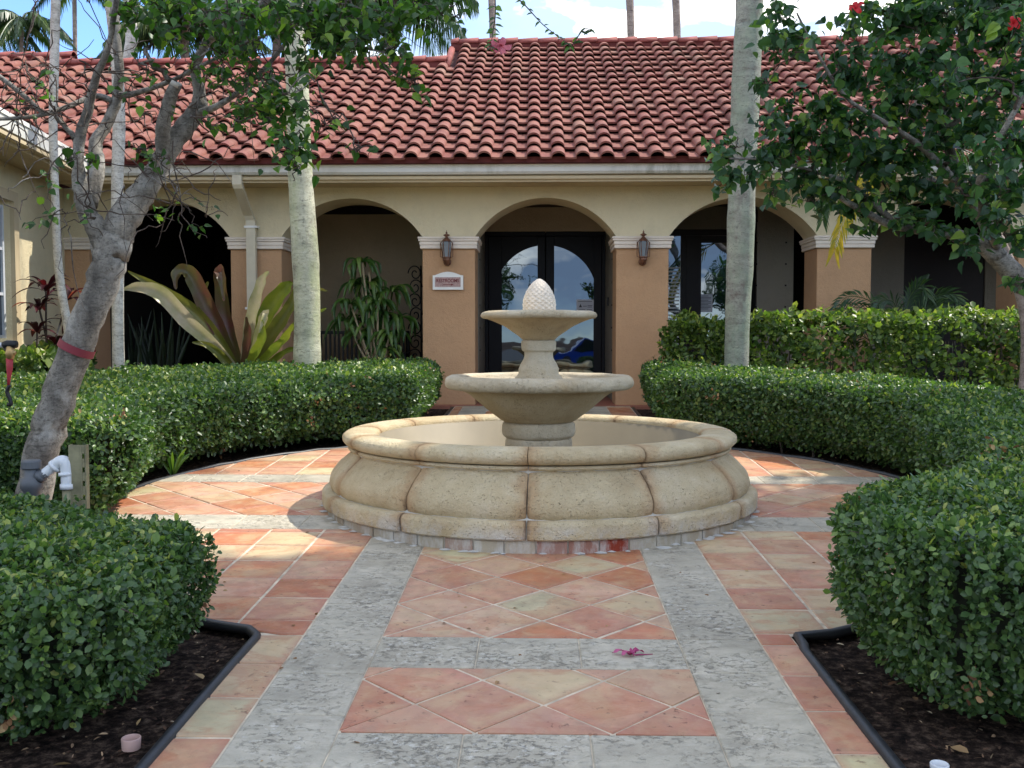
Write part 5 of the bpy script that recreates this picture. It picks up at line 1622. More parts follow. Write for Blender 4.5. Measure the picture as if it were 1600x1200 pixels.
LC = [ # px, py, rx, ry, leaves, depth
 (215, 25, 40, 28, 34, 5.2), (255, 18, 45, 22, 44, 5.1), (300, 45, 55, 32, 44, 5.2), (345, 70, 50, 35, 30, 5.2), (395, 25, 50, 30, 60, 5.0), (400, 80, 48, 40, 40, 5.0),
 (440, 50, 35, 45, 40, 4.9), (480, 22, 50, 28, 70, 5.0), (530, 30, 50, 32, 80, 5.0), (580, 28, 45, 30, 60, 5.0), (625, 30, 35, 26, 34, 5.0), (555, 70, 45, 28, 60, 5.0), (600, 80, 35, 25, 40, 5.0),
 (625, 105, 25, 22, 26, 5.0), (648, 130, 16, 16, 12, 5.0), (520, 85, 35, 25, 36, 5.0), (480, 70, 32, 30, 26, 5.0), (430, 120, 28, 32, 26, 4.9), (430, 165, 32, 28, 26, 4.9), (455, 150, 30, 30, 20, 4.8),
 (415, 190, 26, 26, 26, 4.9), (470, 180, 34, 22, 26, 4.9), (515, 195, 16, 14, 8, 4.9), (450, 215, 36, 22, 34, 4.8), (465, 240, 26, 16, 30, 4.8), (462, 262, 24, 12, 26, 4.8), (400, 160, 26, 30, 20, 5.0),
 (350, 130, 40, 36, 18, 5.1), (370, 190, 34, 30, 16, 5.1), (330, 200, 22, 26, 10, 5.1), (300, 110, 40, 30, 14, 5.2), (230, 110, 40, 40, 10, 5.2), (180, 150, 40, 30, 8, 5.2), (60, 130, 20, 16, 4, 5.2), (40, 160, 34, 16, 5, 5.2),
 (150, 250, 30, 26, 9, 5.2), (215, 235, 26, 20, 9, 5.2), (240, 255, 20, 16, 9, 5.3), (110, 250, 14, 20, 6, 5.1), (560, 235, 8, 7, 4, 4.9), (655, 18, 30, 14, 20, 4.9), (690, 20, 26, 18, 12, 4.9), (715, 30, 14, 22, 12, 4.9),
 (365, 20, 60, 20, 60, 5.3), (280, 5, 70, 14, 60, 5.3), (200, 10, 40, 18, 40, 5.4), (340, 40, 60, 30, 60, 5.5), (430, 20, 60, 26, 70, 5.5), (500, 50, 60, 30, 70, 5.5), (570, 45, 60, 30, 60, 5.5), (610, 50, 40, 30, 50, 5.2), (250, 60, 50, 30, 30, 5.4), (390, 120, 50, 30, 30, 5.3), (470, 110, 40, 30, 24, 5.3)]
for a, b, rx, ry, n, Y in LC:
    T.spray(at(a, b, Y), (rx / F * Y, .16, ry / F * Y), int(n * 1.25), .056, max(4, n // 6), .5)
# canopy above the picture, which drops part of the shade
for k in range(0):
    x = random.uniform(-2.8, .3); T.spray((x, random.uniform(4.6, 5.8), random.uniform(3.55, 4.5) + .2), (.3, .3, .2), 36, .075, 5, .3)
# hanging twigs at the top with the pink flower
def chain(pts, Y, n, size):
    p, r = catmull([at(a, b, Y) for a, b in pts], [.004 - .0025 * i / (len(pts) - 1) for i in range(len(pts))], 5)
    T.twig.tube(p, r, 5, False)
    for k in range(n):
        v = p[int((k + .5) / n * len(p))]; sd = 1 if k % 2 else -1
        T.P.append(v); T.S.append(size * random.uniform(.7, 1.15)); T.D.append(Vector((sd * 1.0, random.gauss(0, .5), random.gauss(-.3, .4)))); T.N.append(Vector((random.gauss(0, .4), -.6, .8)))
chain([(772, -30), (774, 20), (770, 50), (766, 78)], 4.8, 22, .042)
chain([(790, -20), (820, 8), (850, 40), (888, 68)], 4.8, 18, .034)
chain([(888, 68), (893, 72), (912, 46), (925, 48)], 4.8, 9, .05)
T.finish(MT['bark'], MT['hibl'], TVH, 300)
# cut end and band are parts
mb = MB(); p1, p0 = at(276, 128, 5.395), at(273, 134, 5.4); mb.tube([p0, p1], [.030, .029], 14); mb.build('cut_branch_end', MT['cut'], T.e, True)
mb = MB(); c1, c2 = at(122.4, 538, 5.5), at(117.4, 549, 5.5)
ax = (at(148, 450, 5.5) - at(92, 620, 5.5)).normalized()
R_ = Matrix.Rotation(math.radians(13), 3, 'Y')
pts = []
for k in range(24):
    pass
mb.tube([c2, c1], [.103, .1025], 24, False)
vsb = []
mb.build('maroon_band', MT['band'], T.e, True)

def flower(name, c, d, size, mat, label, n=5):
    c = Vector(c); d = Vector(d).normalized(); e = empty(name, c); tag(e, label, 'flower')
    a = d.orthogonal().normalized(); b = d.cross(a)
    for k in range(n):
        th = 2 * PI * k / n + .3; r = a * math.cos(th) + b * math.sin(th)
        ribbon([c, c + (r * .45 + d * .30) * size, c + (r * .9 + d * .34) * size, c + (r * 1.15 + d * .05) * size], [size * .10, size * .34, size * .38, size * .12], mat, 'petal', e, d, .15, 3, size * .03)
    mb = MB(); mb.tube([c, c + d * size * .9], [size * .05, size * .035], 6); o = mb.build('stamen', mat, e)
flower('hibiscus_flower', at(783, 70, 4.8), (-.1, -.5, -.85), .045, MT['flower'], 'pink hibiscus flower hanging from the twig above the roof ridge')

# ================================================================== RIGHT TREE
T = Tree('hibiscus_tree', 'large dark leaved hibiscus tree overhanging the upper right corner', (5.55, 7.6, gz(7.6)))
B = [(5.55, 7.6, .25), (5.1, 7.6, .9)]
def P3(px, py, Y): return tuple(at(px, py, Y))
T.limb([(5.5, 7.7, .22), (5.2, 7.6, .9), P3(1700, 560, 7.5), P3(1640, 470, 7.5), P3(1590, 435, 7.5), P3(1550, 395, 7.4), P3(1500, 368, 7.3), P3(1440, 360, 7.2), P3(1390, 350, 7.1), P3(1340, 325, 7.0), P3(1300, 300, 6.9)], [.14, .13, .115, .10, .085, .066, .044, .034, .028, .022, .016], 14)
T.limb([P3(1560, 400, 7.4), P3(1535, 340, 7.3), P3(1500, 280, 7.2), P3(1478, 200, 7.1), P3(1490, 110, 7.1), P3(1515, 30, 7.1), P3(1525, -90, 7.0)], [.06, .045, .038, .033, .028, .022, .018], 10)
T.limb([P3(1478, 300, 7.3), P3(1440, 260, 7.5), P3(1435, 150, 7.6), P3(1445, 40, 7.7), P3(1440, -80, 7.8)], [.04, .033, .028, .022, .016], 9)
T.limb([P3(1640, 470, 7.5), P3(1660, 380, 7.3), P3(1690, 250, 7.0), P3(1700, 100, 6.6), (3.3, 6.0, 4.4), (2.6, 5.6, 5.0)], [.10, .09, .075, .06, .05, .035], 10)
T.limb([P3(1490, 280, 7.2), P3(1440, 230, 6.9), P3(1380, 190, 6.7), P3(1320, 150, 6.6), P3(1270, 70, 6.6), P3(1245, 20, 6.6)], [.03, .022, .016, .012, .009, .006], 8)
T.limb([P3(1400, 350, 7.1), P3(1330, 290, 7.0), P3(1280, 270, 6.9), P3(1200, 250, 6.8), P3(1140, 248, 6.7)], [.025, .018, .013, .010, .006], 8)
T.limb([P3(1480, 200, 7.1), P3(1550, 150, 6.9), P3(1620, 100, 6.7)], [.022, .016, .010], 8)
T.limb([P3(1560, 390, 7.4), P3(1530, 300, 6.6), P3(1560, 220, 6.3), P3(1600, 150, 6.2)], [.035, .028, .02, .012], 8)
RC_ = [(1125, 245, 28, 26, 40, 6.8), (1160, 275, 34, 26, 50, 6.8), (1150, 230, 30, 22, 30, 6.8), (1200, 250, 40, 34, 90, 6.8), (1240, 215, 46, 40, 110, 6.9), (1215, 185, 30, 30, 50, 6.8), (1260, 270, 44, 34, 90, 6.9), (1205, 305, 20, 12, 14, 6.8),
 (1262, 315, 26, 12, 20, 6.9), (1290, 160, 46, 40, 100, 6.7), (1290, 230, 46, 44, 120, 6.8), (1330, 190, 50, 40, 120, 6.8), (1345, 250, 50, 44, 130, 7.0), (1330, 120, 40, 34, 70, 6.7), (1225, 35, 30, 30, 44, 6.6), (1255, 60, 34, 26, 44, 6.6), (1210, 75, 20, 34, 30, 6.6), (1195, 130, 16, 24, 16, 6.6), (1330, 50, 22, 34, 34, 6.6), (1345, 85, 24, 26, 30, 6.6),
 (1215, 10, 22, 14, 18, 6.6), (1300, 300, 50, 26, 60, 6.9), (1350, 310, 50, 30, 80, 7.0), (1400, 300, 54, 40, 120, 7.1), (1400, 240, 54, 50, 150, 7.0), (1400, 170, 54, 50, 150, 7.0), (1395, 100, 46, 44, 110, 7.0), (1400, 40, 50, 40, 130, 7.0), (1455, 20, 50, 30, 110, 7.0),
 (1450, 90, 50, 44, 120, 7.0), (1460, 160, 50, 44, 130, 7.0), (1460, 230, 50, 44, 130, 7.1), (1450, 300, 50, 44, 120, 7.1), (1420, 345, 50, 24, 60, 7.1), (1470, 365, 26, 16, 26, 7.0), (1520, 40, 50, 40, 120, 6.9), (1520, 120, 50, 50, 120, 6.9), (1530, 200, 50, 50, 120, 6.8),
 (1520, 290, 44, 44, 90, 6.9), (1510, 390, 30, 24, 40, 6.8), (1580, 50, 46, 44, 120, 6.7), (1585, 130, 44, 50, 120, 6.6), (1590, 220, 44, 50, 120, 6.4), (1585, 300, 40, 44, 90, 6.4), (1575, 370, 34, 34, 50, 6.6), (1600, 440, 26, 34, 24, 6.8), (1560, 350, 30, 30, 40, 6.6),
 (1370, 15, 40, 20, 50, 7.0), (1550, -20, 80, 30, 120, 6.8), (1430, -30, 80, 30, 120, 7.0), (1545, 260, 50, 40, 60, 6.0), (1480, 130, 50, 50, 50, 6.2), (1590, 10, 40, 40, 50, 5.8)]
for a, b, rx, ry, n, Y in RC_:
    T.spray(at(a, b, Y), (rx / F * Y * 1.0, .30, ry / F * Y), int(n * 1.45), .078, max(6, n // 8), .65)
# crown above and beyond the top of the picture
T.finish(MT['bark'], MT['hib'], TVH, 300)
RT = T
flower('hibiscus_flower', at(1338, 14, 6.4), (-.6, -.6, .3), .048, MT['redflower'], 'red hibiscus flower at the top edge of the right tree')
flower('hibiscus_flower', at(1583, 37, 6.0), (-.3, -.8, .1), .04, MT['redflower'], 'red hibiscus flower among leaves in the upper right corner')
# fallen flower on the travertine
c = G(985, 1031); fl = empty('fallen_flower', (c.x, c.y, c.z)); tag(fl, 'wilted pink flower lying on the travertine band in front of the fountain', 'flower')
for k, (dx, dy) in enumerate([(-.07, .01), (-.035, -.02), (.02, .012), (.055, .02), (.012, -.02)]):
    q = Vector((c.x, c.y, c.z + .02)); ribbon([q, q + Vector((dx * .5, dy * .6, .016)), q + Vector((dx, dy, .004))], [.006, .013, .004], MT['magenta'], 'petal', fl, Vector((0, 0, 1)), .3, 4, .005)
mb = MB(); mb.tube([c + Vector((.02, 0, .02)), c + Vector((.09, .012, .02))], [.003, .0015], 5); mb.build('stem', MT['magenta'], fl)

# ================================================================== PALMS
def palm_trunk(name, label, lst, mat, group='palm trunks', crown=None, n=20, sub=6, amp=.012, fl=2.6, cat='palm'):
    base = at(*lst[0][:2], lst[0][3]); e = empty(name, tuple(base)); tag(e, label, cat, group)
    pts = [at(a, b, Y) for a, b, w, Y in lst]; rad = [w / F * Y / 2 for a, b, w, Y in lst]
    if crown:
        top = pts[-1]; dv = (pts[-1] - pts[-2]).normalized(); pts.append(top + dv * max(.1, (crown - top.z))); rad.append(rad[-1] * .85)
    p, r = catmull(pts, rad, sub)
    mb = MB(); k2 = []; r2 = []
    for i in range(len(p) - 1):
        L = (p[i + 1] - p[i]).length; m = max(1, int(L / .07))
        for j in range(m):
            t = j / m; k2.append(p[i].lerp(p[i + 1], t)); r2.append((r[i] * (1 - t) + r[i + 1] * t) * (1 + amp * math.sin(len(k2) * 1.1) + random.gauss(0, amp * .5)))
    k2.append(p[-1]); r2.append(r[-1])
    mb.tube(k2, r2, n, True, .006); mb.build('trunk', mat, e, True)
    return e, p[-1]
def crown_of(e, top, n, L, droop, ll, up=.5, seed=0, nl=30, lw=.02, hang=.6):
    rr = random.Random(seed)
    for k in range(n):
        a = 2 * PI * k / n + rr.uniform(-.2, .2); u = up + rr.uniform(-.45, .5)
        frond(top, (math.cos(a), math.sin(a), u), L * rr.uniform(.85, 1.1), droop * rr.uniform(.8, 1.2), ll, MT['palmleaf'], e, nl, 'frond', lw, hang, .02)
e, t = palm_trunk('royal_palm', 'pale smooth palm trunk standing behind the hedge left of the fountain', [(481, 610, 44, 11.5), (480, 560, 43, 11.5), (480, 480, 40, 11.5), (477, 400, 42, 11.5), (472, 320, 39, 11.5), (468, 250, 37, 11.5), (465, 150, 35, 11.5), (461, 60, 33, 11.5), (458, 0, 32, 11.5)], MT['palm1'], crown=9.5)
crown_of(e, t, 11, 2.6, .5, .7, .7, 1)
e, t = palm_trunk('royal_palm', 'thick lichen spotted grey palm trunk behind the hedge right of the entrance', [(1151, 620, 37, 11.2), (1151, 560, 37, 11.2), (1153, 480, 38, 11.2), (1156, 420, 41, 11.2), (1158, 340, 42, 11.2), (1160, 270, 40, 11.2), (1163, 200, 43, 11.2), (1166, 120, 43, 11.2), (1170, 40, 42, 11.2), (1171, 0, 41, 11.2)], MT['palm2'], crown=9.5)
crown_of(e, t, 11, 2.6, .5, .7, .7, 2)
e, t = palm_trunk('slender_palm', 'slender white palm trunk at far left bending toward its base', [(110, 600, 14, 10.6), (107, 520, 14, 10.6), (97, 460, 13, 10.6), (90, 400, 13, 10.6), (86, 300, 12, 10.6), (83, 200, 13, 10.6), (85, 100, 14, 10.6), (87, 0, 14, 10.6)], MT['palm3'], 'slender palms at the left', crown=6.8, n=12)
crown_of(e, t, 8, 1.3, .6, .4, .6, 3, 22)
e, t = palm_trunk('slender_palm', 'slender grey palm trunk rising straight behind the leaning tree', [(186, 640, 20, 10.9), (185, 570, 19, 10.9), (184, 480, 18, 10.9), (185, 400, 17, 10.9), (183, 300, 18, 10.9), (186, 200, 19, 10.9), (184, 120, 18, 10.9), (178, 50, 17, 10.9), (172, 0, 17, 10.9)], MT['palm3'], 'slender palms at the left', crown=7.2, n=12)
crown_of(e, t, 8, 1.4, .6, .4, .6, 4, 22)
e, t = palm_trunk('slender_palm', 'short white palm stem seen above the roof beside the leaning tree', [(190, 640, 14, 19.5), (198, 200, 14, 19.5), (200, 92, 14, 19.5), (206, 60, 19, 19.5), (203, 20, 17, 19.5), (198, -30, 15, 19.5)], MT['palm3'], 'slender palms at the left', n=12)
# palms beyond the roof
far = [((30, 200, 7, 22), (34, 60, 6, 22), (34, 30, 6, 22), 12, 1.25, 1.5, .34), ((118, 190, 7, 23), (116, -20, 7, 23), (115, -35, 6, 23), 12, 1.5, 1.4, .36), ((-10, 190, 7, 22), (-8, 40, 6, 22), (-8, 30, 6, 22), 10, 1.2, 1.5, .34)]
for i, (a, b, c_, nf, L, dr, ll) in enumerate(far):
    e, t = palm_trunk('distant_palm', ['thin palm with drooping fronds beyond the roof at far left', 'thin palm beyond the roof whose fronds hang in beside the white trunk', 'palm at the left edge beyond the roof'][i], [(a[0], 628, a[2], a[3]), a, b, c_], MT['palm4'], 'palms beyond the roof', n=8)
    crown_of(e, t, nf, L, .9, ll, .35, 10 + i, 30, .034, .9)
for px, w, lab in ((985, 12, 'bare palm trunk beyond the ridge, left of a near twin'), (1057, 12, 'bare palm trunk beyond the ridge, right of a near twin'), (769, 10, 'thin palm trunk beyond the ridge behind the hanging twig')):
    e, t = palm_trunk('distant_palm', lab, [(px + 6, 620, w, 24), (px + 3, 200, w, 24), (px + 1, 60, w, 24), (px - 1, 0, w, 24), (px - 4, -60, w, 24)], MT['palm4'], 'palms beyond the roof', crown=13.5, n=10)
    crown_of(e, t, 9, 2.4, .6, .6, .5, int(px), 24)
e, t = palm_trunk('distant_palm', 'full palm with drooping green fronds beyond the roof left of centre', [(606, 615, 17, 25), (607, 220, 16, 25), (609, 90, 15, 25), (612, 20, 14, 25), (616, -30, 13, 25)], MT['palm4'], 'palms beyond the roof', n=12)
crown_of(e, t, 20, 2.7, .85, .95, .6, 21, 46, .042, 1.0)
e, t = palm_trunk('distant_palm', 'full palm with dark fronds beyond the roof behind the leafy branches', [(430, 620, 13, 23), (430, 220, 12, 23), (432, 60, 12, 23), (434, -10, 12, 23)], MT['palm4'], 'palms beyond the roof', n=10)
crown_of(e, t, 18, 2.2, .85, .8, .45, 22, 44, .042, 1.0)
e, t = palm_trunk('distant_palm', 'dark palm beyond the roof between the two slender trunks and the pale palm', [(284, 630, 13, 21), (285, 220, 12, 21), (290, 60, 12, 21), (292, 30, 12, 21)], MT['palm4'], 'palms beyond the roof', n=10)
crown_of(e, t, 18, 1.9, .75, .7, .5, 23, 44, .04, .9)
e, t = palm_trunk('distant_palm', 'palm beyond the roof behind the right tree', [(1500, 620, 13, 23), (1500, 200, 12, 23), (1502, 60, 12, 23), (1504, 20, 12, 23)], MT['palm4'], 'palms beyond the roof', n=10)
crown_of(e, t, 16, 2.4, .8, .8, .5, 24, 40, .04, .9)
for px, py, lab in ((950, 88, 'palm frond tips showing just over the ridge left of the bare trunks'), (1092, 86, 'palm frond tips showing just over the ridge right of the bare trunks')):
    c = at(px, py + 30, 24); e = empty('palm_fronds', tuple(c)); tag(e, lab, 'palm', 'palms beyond the roof')
    mb = MB(); mb.tube([Vector((c.x, c.y, .4)), c], [.08, .07], 8); mb.build('trunk', MT['palm4'], e)
    for k in range(9):
        frond(c, (random.uniform(-1, 1), random.uniform(-.5, .5), 1.0), 1.15, .35, .45, MT['palmleaf'], e, 22, 'frond', .018, .3)
# yellowing palm hanging in front of the arcade
c = at(1425, 215, 10.2); e = empty('small_palm', tuple(at(1580, 600, 10.6))); tag(e, 'palm behind the right tree with a yellow frond hanging over a pier', 'palm')
mb = MB(); pp, rr_ = catmull([at(1600, 640, 10.8), at(1600, 480, 10.7), at(1530, 320, 10.5), c], [.07, .06, .055, .05], 8); mb.tube(pp, rr_, 10); mb.build('trunk', MT['palm4'], e, True)
def frond_pts(pts, ll, mat, parent, nl=40, lw=.012, hang=.9, label=None):
    P_ = catmull(pts, None, 6); mb = MB(); mb.tube(P_, [.010 * (1 - .8 * i / len(P_)) for i in range(len(P_))], 4, False)
    for k in range(nl):
        t = .1 + .9 * k / nl; f = t * (len(P_) - 1); i = min(len(P_) - 2, int(f)); p = P_[i].lerp(P_[i + 1], f - i); tg = (P_[i + 1] - P_[i]).normalized()
        for sd in (-1, 1):
            side = tg.cross(Vector((0, -1, .1))).normalized() * sd
            dr = (side * .55 + tg * .8 + Vector((0, random.uniform(-.3, .3), -hang * .4))).normalized(); le = ll * (1 - .45 * t) * random.uniform(.8, 1.1)
            q1 = p + dr * le * .5; q2 = p + dr * le + Vector((0, 0, -le * .25)); w = lw
            u = dr.cross(Vector((0, -1, 0))).normalized(); b = len(mb.v); mb.v += [tuple(p), tuple(q1 + u * w), tuple(q2), tuple(q1 - u * w)]; mb.f += [(b, b + 1, b + 2, b + 3)]
    o = mb.build('frond', mat, parent); a = o.data.attributes.new('rnd', 'FLOAT', 'POINT'); a.data.foreach_set('value', rng.random(len(mb.v)).astype(np.float32) * .9)
    if label: o['label'] = label
frond_pts([c, at(1375, 250, 9.9), at(1338, 305, 9.8), at(1315, 350, 9.8), at(1303, 395, 9.8)], .28, MT['yellowfrond'], e, 44, label='yellowed hanging frond')
frond_pts([c, at(1360, 235, 10.0), at(1310, 270, 10.0), at(1290, 310, 10.0), at(1285, 345, 10.0)], .24, MT['palmleaf'], e, 40)
for dx, dz in ((.8, .5), (.5, .9), (-.2, 1), (.9, -.1)):
    frond(c, (dx, random.uniform(-.4, .4), dz), 1.3, .5, .3, MT['palmleaf'], e, 30, 'frond', .012, .8)
# pygmy date palm behind the tall hedge
c = at(1405, 560, 12.7); e = empty('date_palm', tuple(c)); tag(e, 'small feathery date palm rising behind the tall hedge', 'palm')
mb = MB(); mb.tube([Vector((c.x, c.y, .45)), Vector((c.x, c.y, c.z))], [.07, .06], 8); mb.build('trunk', MT['palm4'], e)
for (a, b), (a2, b2) in (((1370, 480), (1328, 463)), ((1375, 500), (1345, 505)), ((1420, 470), (1440, 447)), ((1440, 480), (1482, 458)), ((1450, 495), (1495, 490)), ((1400, 480), (1378, 470)), ((1340, 520), (1310, 500)), ((1430, 500), (1470, 475)), ((1395, 500), (1330, 480)), ((1440, 510), (1500, 500))):
    frond_pts([c, at(a, b, 12.7), at(a2, b2, 12.6), at(a2 + (a2 - a) * .5, b2 + 18, 12.5)], .30, MT['palmleaf'], e, 34, .010, .3)
c = at(1440, 520, 13.0); e = empty('agave', tuple(c)); tag(e, 'dark broad bladed plant behind the tall hedge', 'plant')
for q in ((1425, 470, 1452, 428), (1475, 475, 1485, 450), (1460, 490, 1478, 455)):
    ribbon([at(1445, 600, 13.0), at(q[0], q[1], 13.0), at(q[2], q[3], 12.9)], [.05, .12, .01], MT['snake'], 'leaf', e)

# ================================================================== BED PLANTS
# giant crinum lily
YC = 11.85
base = at(378, 585, YC); e = empty('giant_lily', (base.x, base.y, gz(YC))); tag(e, 'huge spider lily with pale and purple strap leaves in front of the arcade', 'plant')
def LP(l, Y=YC): return [at(a, b, Y + d) for a, b, d in l]
lily = [
 ('cr_pink', [(378, 590, 0), (340, 545, -.1), (296, 505, -.25), (255, 462, -.35), (220, 450, -.4), (188, 453, -.42)], [.05, .08, .11, .115, .08, .01]),
 ('cr_olive', [(376, 590, 0), (345, 535, .0), (305, 490, 0), (265, 462, 0), (238, 445, 0), (200, 424, 0)], [.05, .08, .11, .09, .06, .01]),
 ('cr_brown', [(376, 590, 0), (350, 530, .05), (325, 480, .05), (303, 435, 0), (287, 424, -.05), (276, 430, -.1), (275, 452, -.12)], [.05, .10, .13, .12, .10, .07, .01]),
 ('cr_brown', [(380, 590, 0), (362, 530, .1), (350, 480, .1), (345, 432, .0), (344, 424, -.08), (347, 436, -.15), (350, 470, -.18)], [.05, .09, .10, .09, .08, .06, .01]),
 ('cr_pink', [(382, 590, 0), (388, 530, 0), (398, 480, -.1), (410, 440, -.15), (420, 424, -.2)], [.05, .08, .09, .07, .01]),
 ('cr_pink', [(384, 590, 0), (400, 540, -.1), (412, 500, -.2), (416, 490, -.25), (405, 520, -.35)], [.04, .06, .07, .05, .01]),
 ('cr_green', [(384, 590, 0), (400, 530, .1), (425, 480, .15), (448, 450, .15), (457, 441, .15)], [.05, .12, .14, .10, .01]),
 ('cr_olive', [(386, 590, 0), (410, 545, 0), (435, 510, 0), (455, 478, 0), (470, 450, 0), (512, 455, 0)], [.05, .10, .11, .08, .05, .01]),
 ('cr_green', [(386, 592, 0), (420, 555, -.1), (445, 530, -.2), (462, 508, -.25), (510, 482, -.2)], [.04, .07, .06, .04, .01]),
 ('cr_olive', [(374, 590, 0), (350, 560, -.1), (325, 540, -.2), (300, 535, -.25)], [.04, .07, .05, .01]),
 ('cr_brown', [(380, 590, 0), (385, 550, -.1), (388, 520, -.15), (385, 495, -.2)], [.04, .06, .06, .01]),
 ('cr_green', [(382, 592, 0), (395, 560, -.2), (410, 530, -.3), (410, 500, -.3)], [.04, .07, .07, .01]),
 ('cr_olive', [(378, 590, 0), (360, 545, .2), (330, 505, .3), (318, 470, .3), (325, 440, .3)], [.05, .08, .09, .06, .01]),
 ('cr_green', [(384, 592, 0), (425, 565, 0), (450, 548, 0), (470, 545, 0)], [.04, .05, .04, .01]),
]
for mt, l, w in lily: ribbon(LP(l), [q * .82 for q in w], MT[mt], 'leaf', e, None, .6, 6, .016)
mb = MB(); mb.tube([Vector((base.x, base.y, gz(YC) - .02)), Vector((base.x, base.y, base.z + .1))], [.10, .07], 10); mb.build('stem', MT['cr_brown'], e, True)
def rosette(c, n, L, w, mat, parent, up=.7, droop=.5, seed=0, name='leaf'):
    r = random.Random(seed)
    for k in range(n):
        a = 2 * PI * k * .381966 + r.uniform(-.2, .2); el = r.uniform(up - .5, up + .5); l = L * r.uniform(.7, 1.15)
        d = Vector((math.cos(a), math.sin(a), el)).normalized()
        p1 = c + d * l * .4 + Vector((0, 0, .02)); p2 = c + d * l * .75 + Vector((0, 0, -droop * l * .15)); p3 = c + d * l + Vector((0, 0, -droop * l * .5))
        ribbon([c, p1, p2, p3], [w * .3, w, w * .8, w * .05], mat, name, parent, Vector((0, 0, 1)), .25, 3)
# red cordylines at the left
e = empty('cordyline', tuple(at(75, 560, 11.3))); tag(e, 'dark red leaved cordyline against the left wing wall', 'plant')
stem = MB(); g0 = at(75, 600, 11.3)
for (a, b), n, L, sd in (((72, 455), 15, .42, 1), ((62, 485), 11, .34, 2), ((88, 540), 10, .30, 3), ((58, 520), 8, .30, 4), ((105, 470), 9, .36, 5), ((112, 510), 9, .38, 6)):
    c = at(a, b, 11.3); stem.tube(catmull([g0, (g0 + c) / 2 + Vector((random.uniform(-.06, .06), 0, 0)), c], None, 4), .012, 6, False); rosette(c, n, L, .034, MT['red'], e, .6, .7, sd)
stem.build('stem', MT['twig'], e)
# snake plants in the dark bay
e = empty('snake_plant', tuple(at(235, 590, 14.2))); tag(e, 'clump of dark upright snake plants inside the leftmost arch', 'plant')
for k in range(34):
    a = random.uniform(205, 275); c = at(a, 600, 14.2 + random.uniform(-.3, .3)); h = random.uniform(.55, 1.15); q = Vector((random.gauss(0, .07), random.gauss(0, .05), 0))
    ribbon([c, c + Vector((0, 0, h * .5)) + q, c + Vector((0, 0, h)) + q * 2.2], [.018, .026, .004], MT['snake'], 'leaf', e, None, .3, 3)
# potted dracaena
pc = at(590, 600, 14.15); e = empty('dracaena', (pc.x, pc.y, FL)); tag(e, 'tall potted dracaena with long drooping green leaves inside the second arch', 'plant')
mb = MB(); mb.lathe([(.001, FL), (.15, FL), (.20, FL + .30), (.215, FL + .32), (.20, FL + .33), (.18, FL + .30), (.001, FL + .29)], (pc.x, pc.y, 0), 20); mb.build('pot', MT['iron'], e, True)
canes = MB(); cl = [((566, 410), 10, .42), ((565, 445), 14, .46), ((580, 440), 12, .46), ((610, 455), 12, .5), ((548, 475), 12, .46), ((600, 490), 14, .5), ((575, 500), 14, .5), ((625, 495), 8, .45), ((560, 520), 10, .42), ((610, 520), 12, .42), ((590, 470), 12, .5), ((540, 500), 8, .4), ((585, 530), 12, .4), ((605, 545), 10, .36), ((570, 475), 10, .45)]
for i, ((a, b), n, L) in enumerate(cl):
    c = at(a, b, 14.15 + random.uniform(-.15, .15))
    canes.tube(catmull([Vector((pc.x + random.uniform(-.08, .08), pc.y, FL + .28)), (pc + c) / 2, c], None, 4), .016, 7)
    r = random.Random(i)
    for k in range(int(n * 1.7)):
        th = 2 * PI * k * .381966 + r.random(); d = Vector((math.cos(th), math.sin(th) * .8, r.uniform(-.3, .6))).normalized(); l = L * r.uniform(.5, 1.25); dq = r.uniform(.35, .85)
        ribbon([c, c + d * l * .3, c + d * l * .5 + Vector((0, 0, -l * .25 * dq)), c + d * l * .6 + Vector((r.uniform(-.06, .06), 0, -l * .9 * dq))], [.010, .026, .030, .003], MT['drac'], 'leaf', e, Vector((0, -.6, 1)), .25, 3)
canes.build('cane', simple('pale_cane', S(176, 160, 128), .8), e, True)
e2 = MB(); e2.tube([at(565, 405, 14.15), at(567, 440, 14.15), at(573, 452, 14.15)], .018, 8); e2.tube([at(577, 425, 14.15), at(579, 452, 14.15)], .018, 8); e2.build('cut_cane', simple('cut_cane', S(190, 170, 140), .8), e, True)
# bench
bx0, bx1 = at(498, 540, 15.2).x, at(640, 540, 15.2).x; bz = at(500, 517, 15.2).z
e = empty('bench', ((bx0 + bx1) / 2, 15.1, FL)); tag(e, 'black slatted bench against the porch wall inside the second arch', 'bench')
part('seat', MT['bench'], [(bx0, bx1, 14.75, 15.15, FL + .42, FL + .45)], e, .004)
part('top_rail', MT['bench'], [(bx0, bx1, 15.18, 15.22, bz - .05, bz)], e, .006)
part('bottom_rail', MT['bench'], [(bx0, bx1, 15.18, 15.22, FL + .46, FL + .50)], e, .004)
for x in (bx0, bx1 - .05):
    part('leg', MT['bench'], [(x, x + .05, 15.18, 15.23, FL, bz)], e, .004); part('leg', MT['bench'], [(x, x + .05, 14.76, 14.81, FL, FL + .66)], e, .004)
    part('armrest', MT['bench'], [(x - .005, x + .055, 14.74, 15.18, FL + .662, FL + .69)], e, .004)
x = bx0 + .1
while x < bx1 - .08: part('slat', MT['bench'], [(x, x + .03, 15.19, 15.21, FL + .50, bz - .05)], e); x += .068
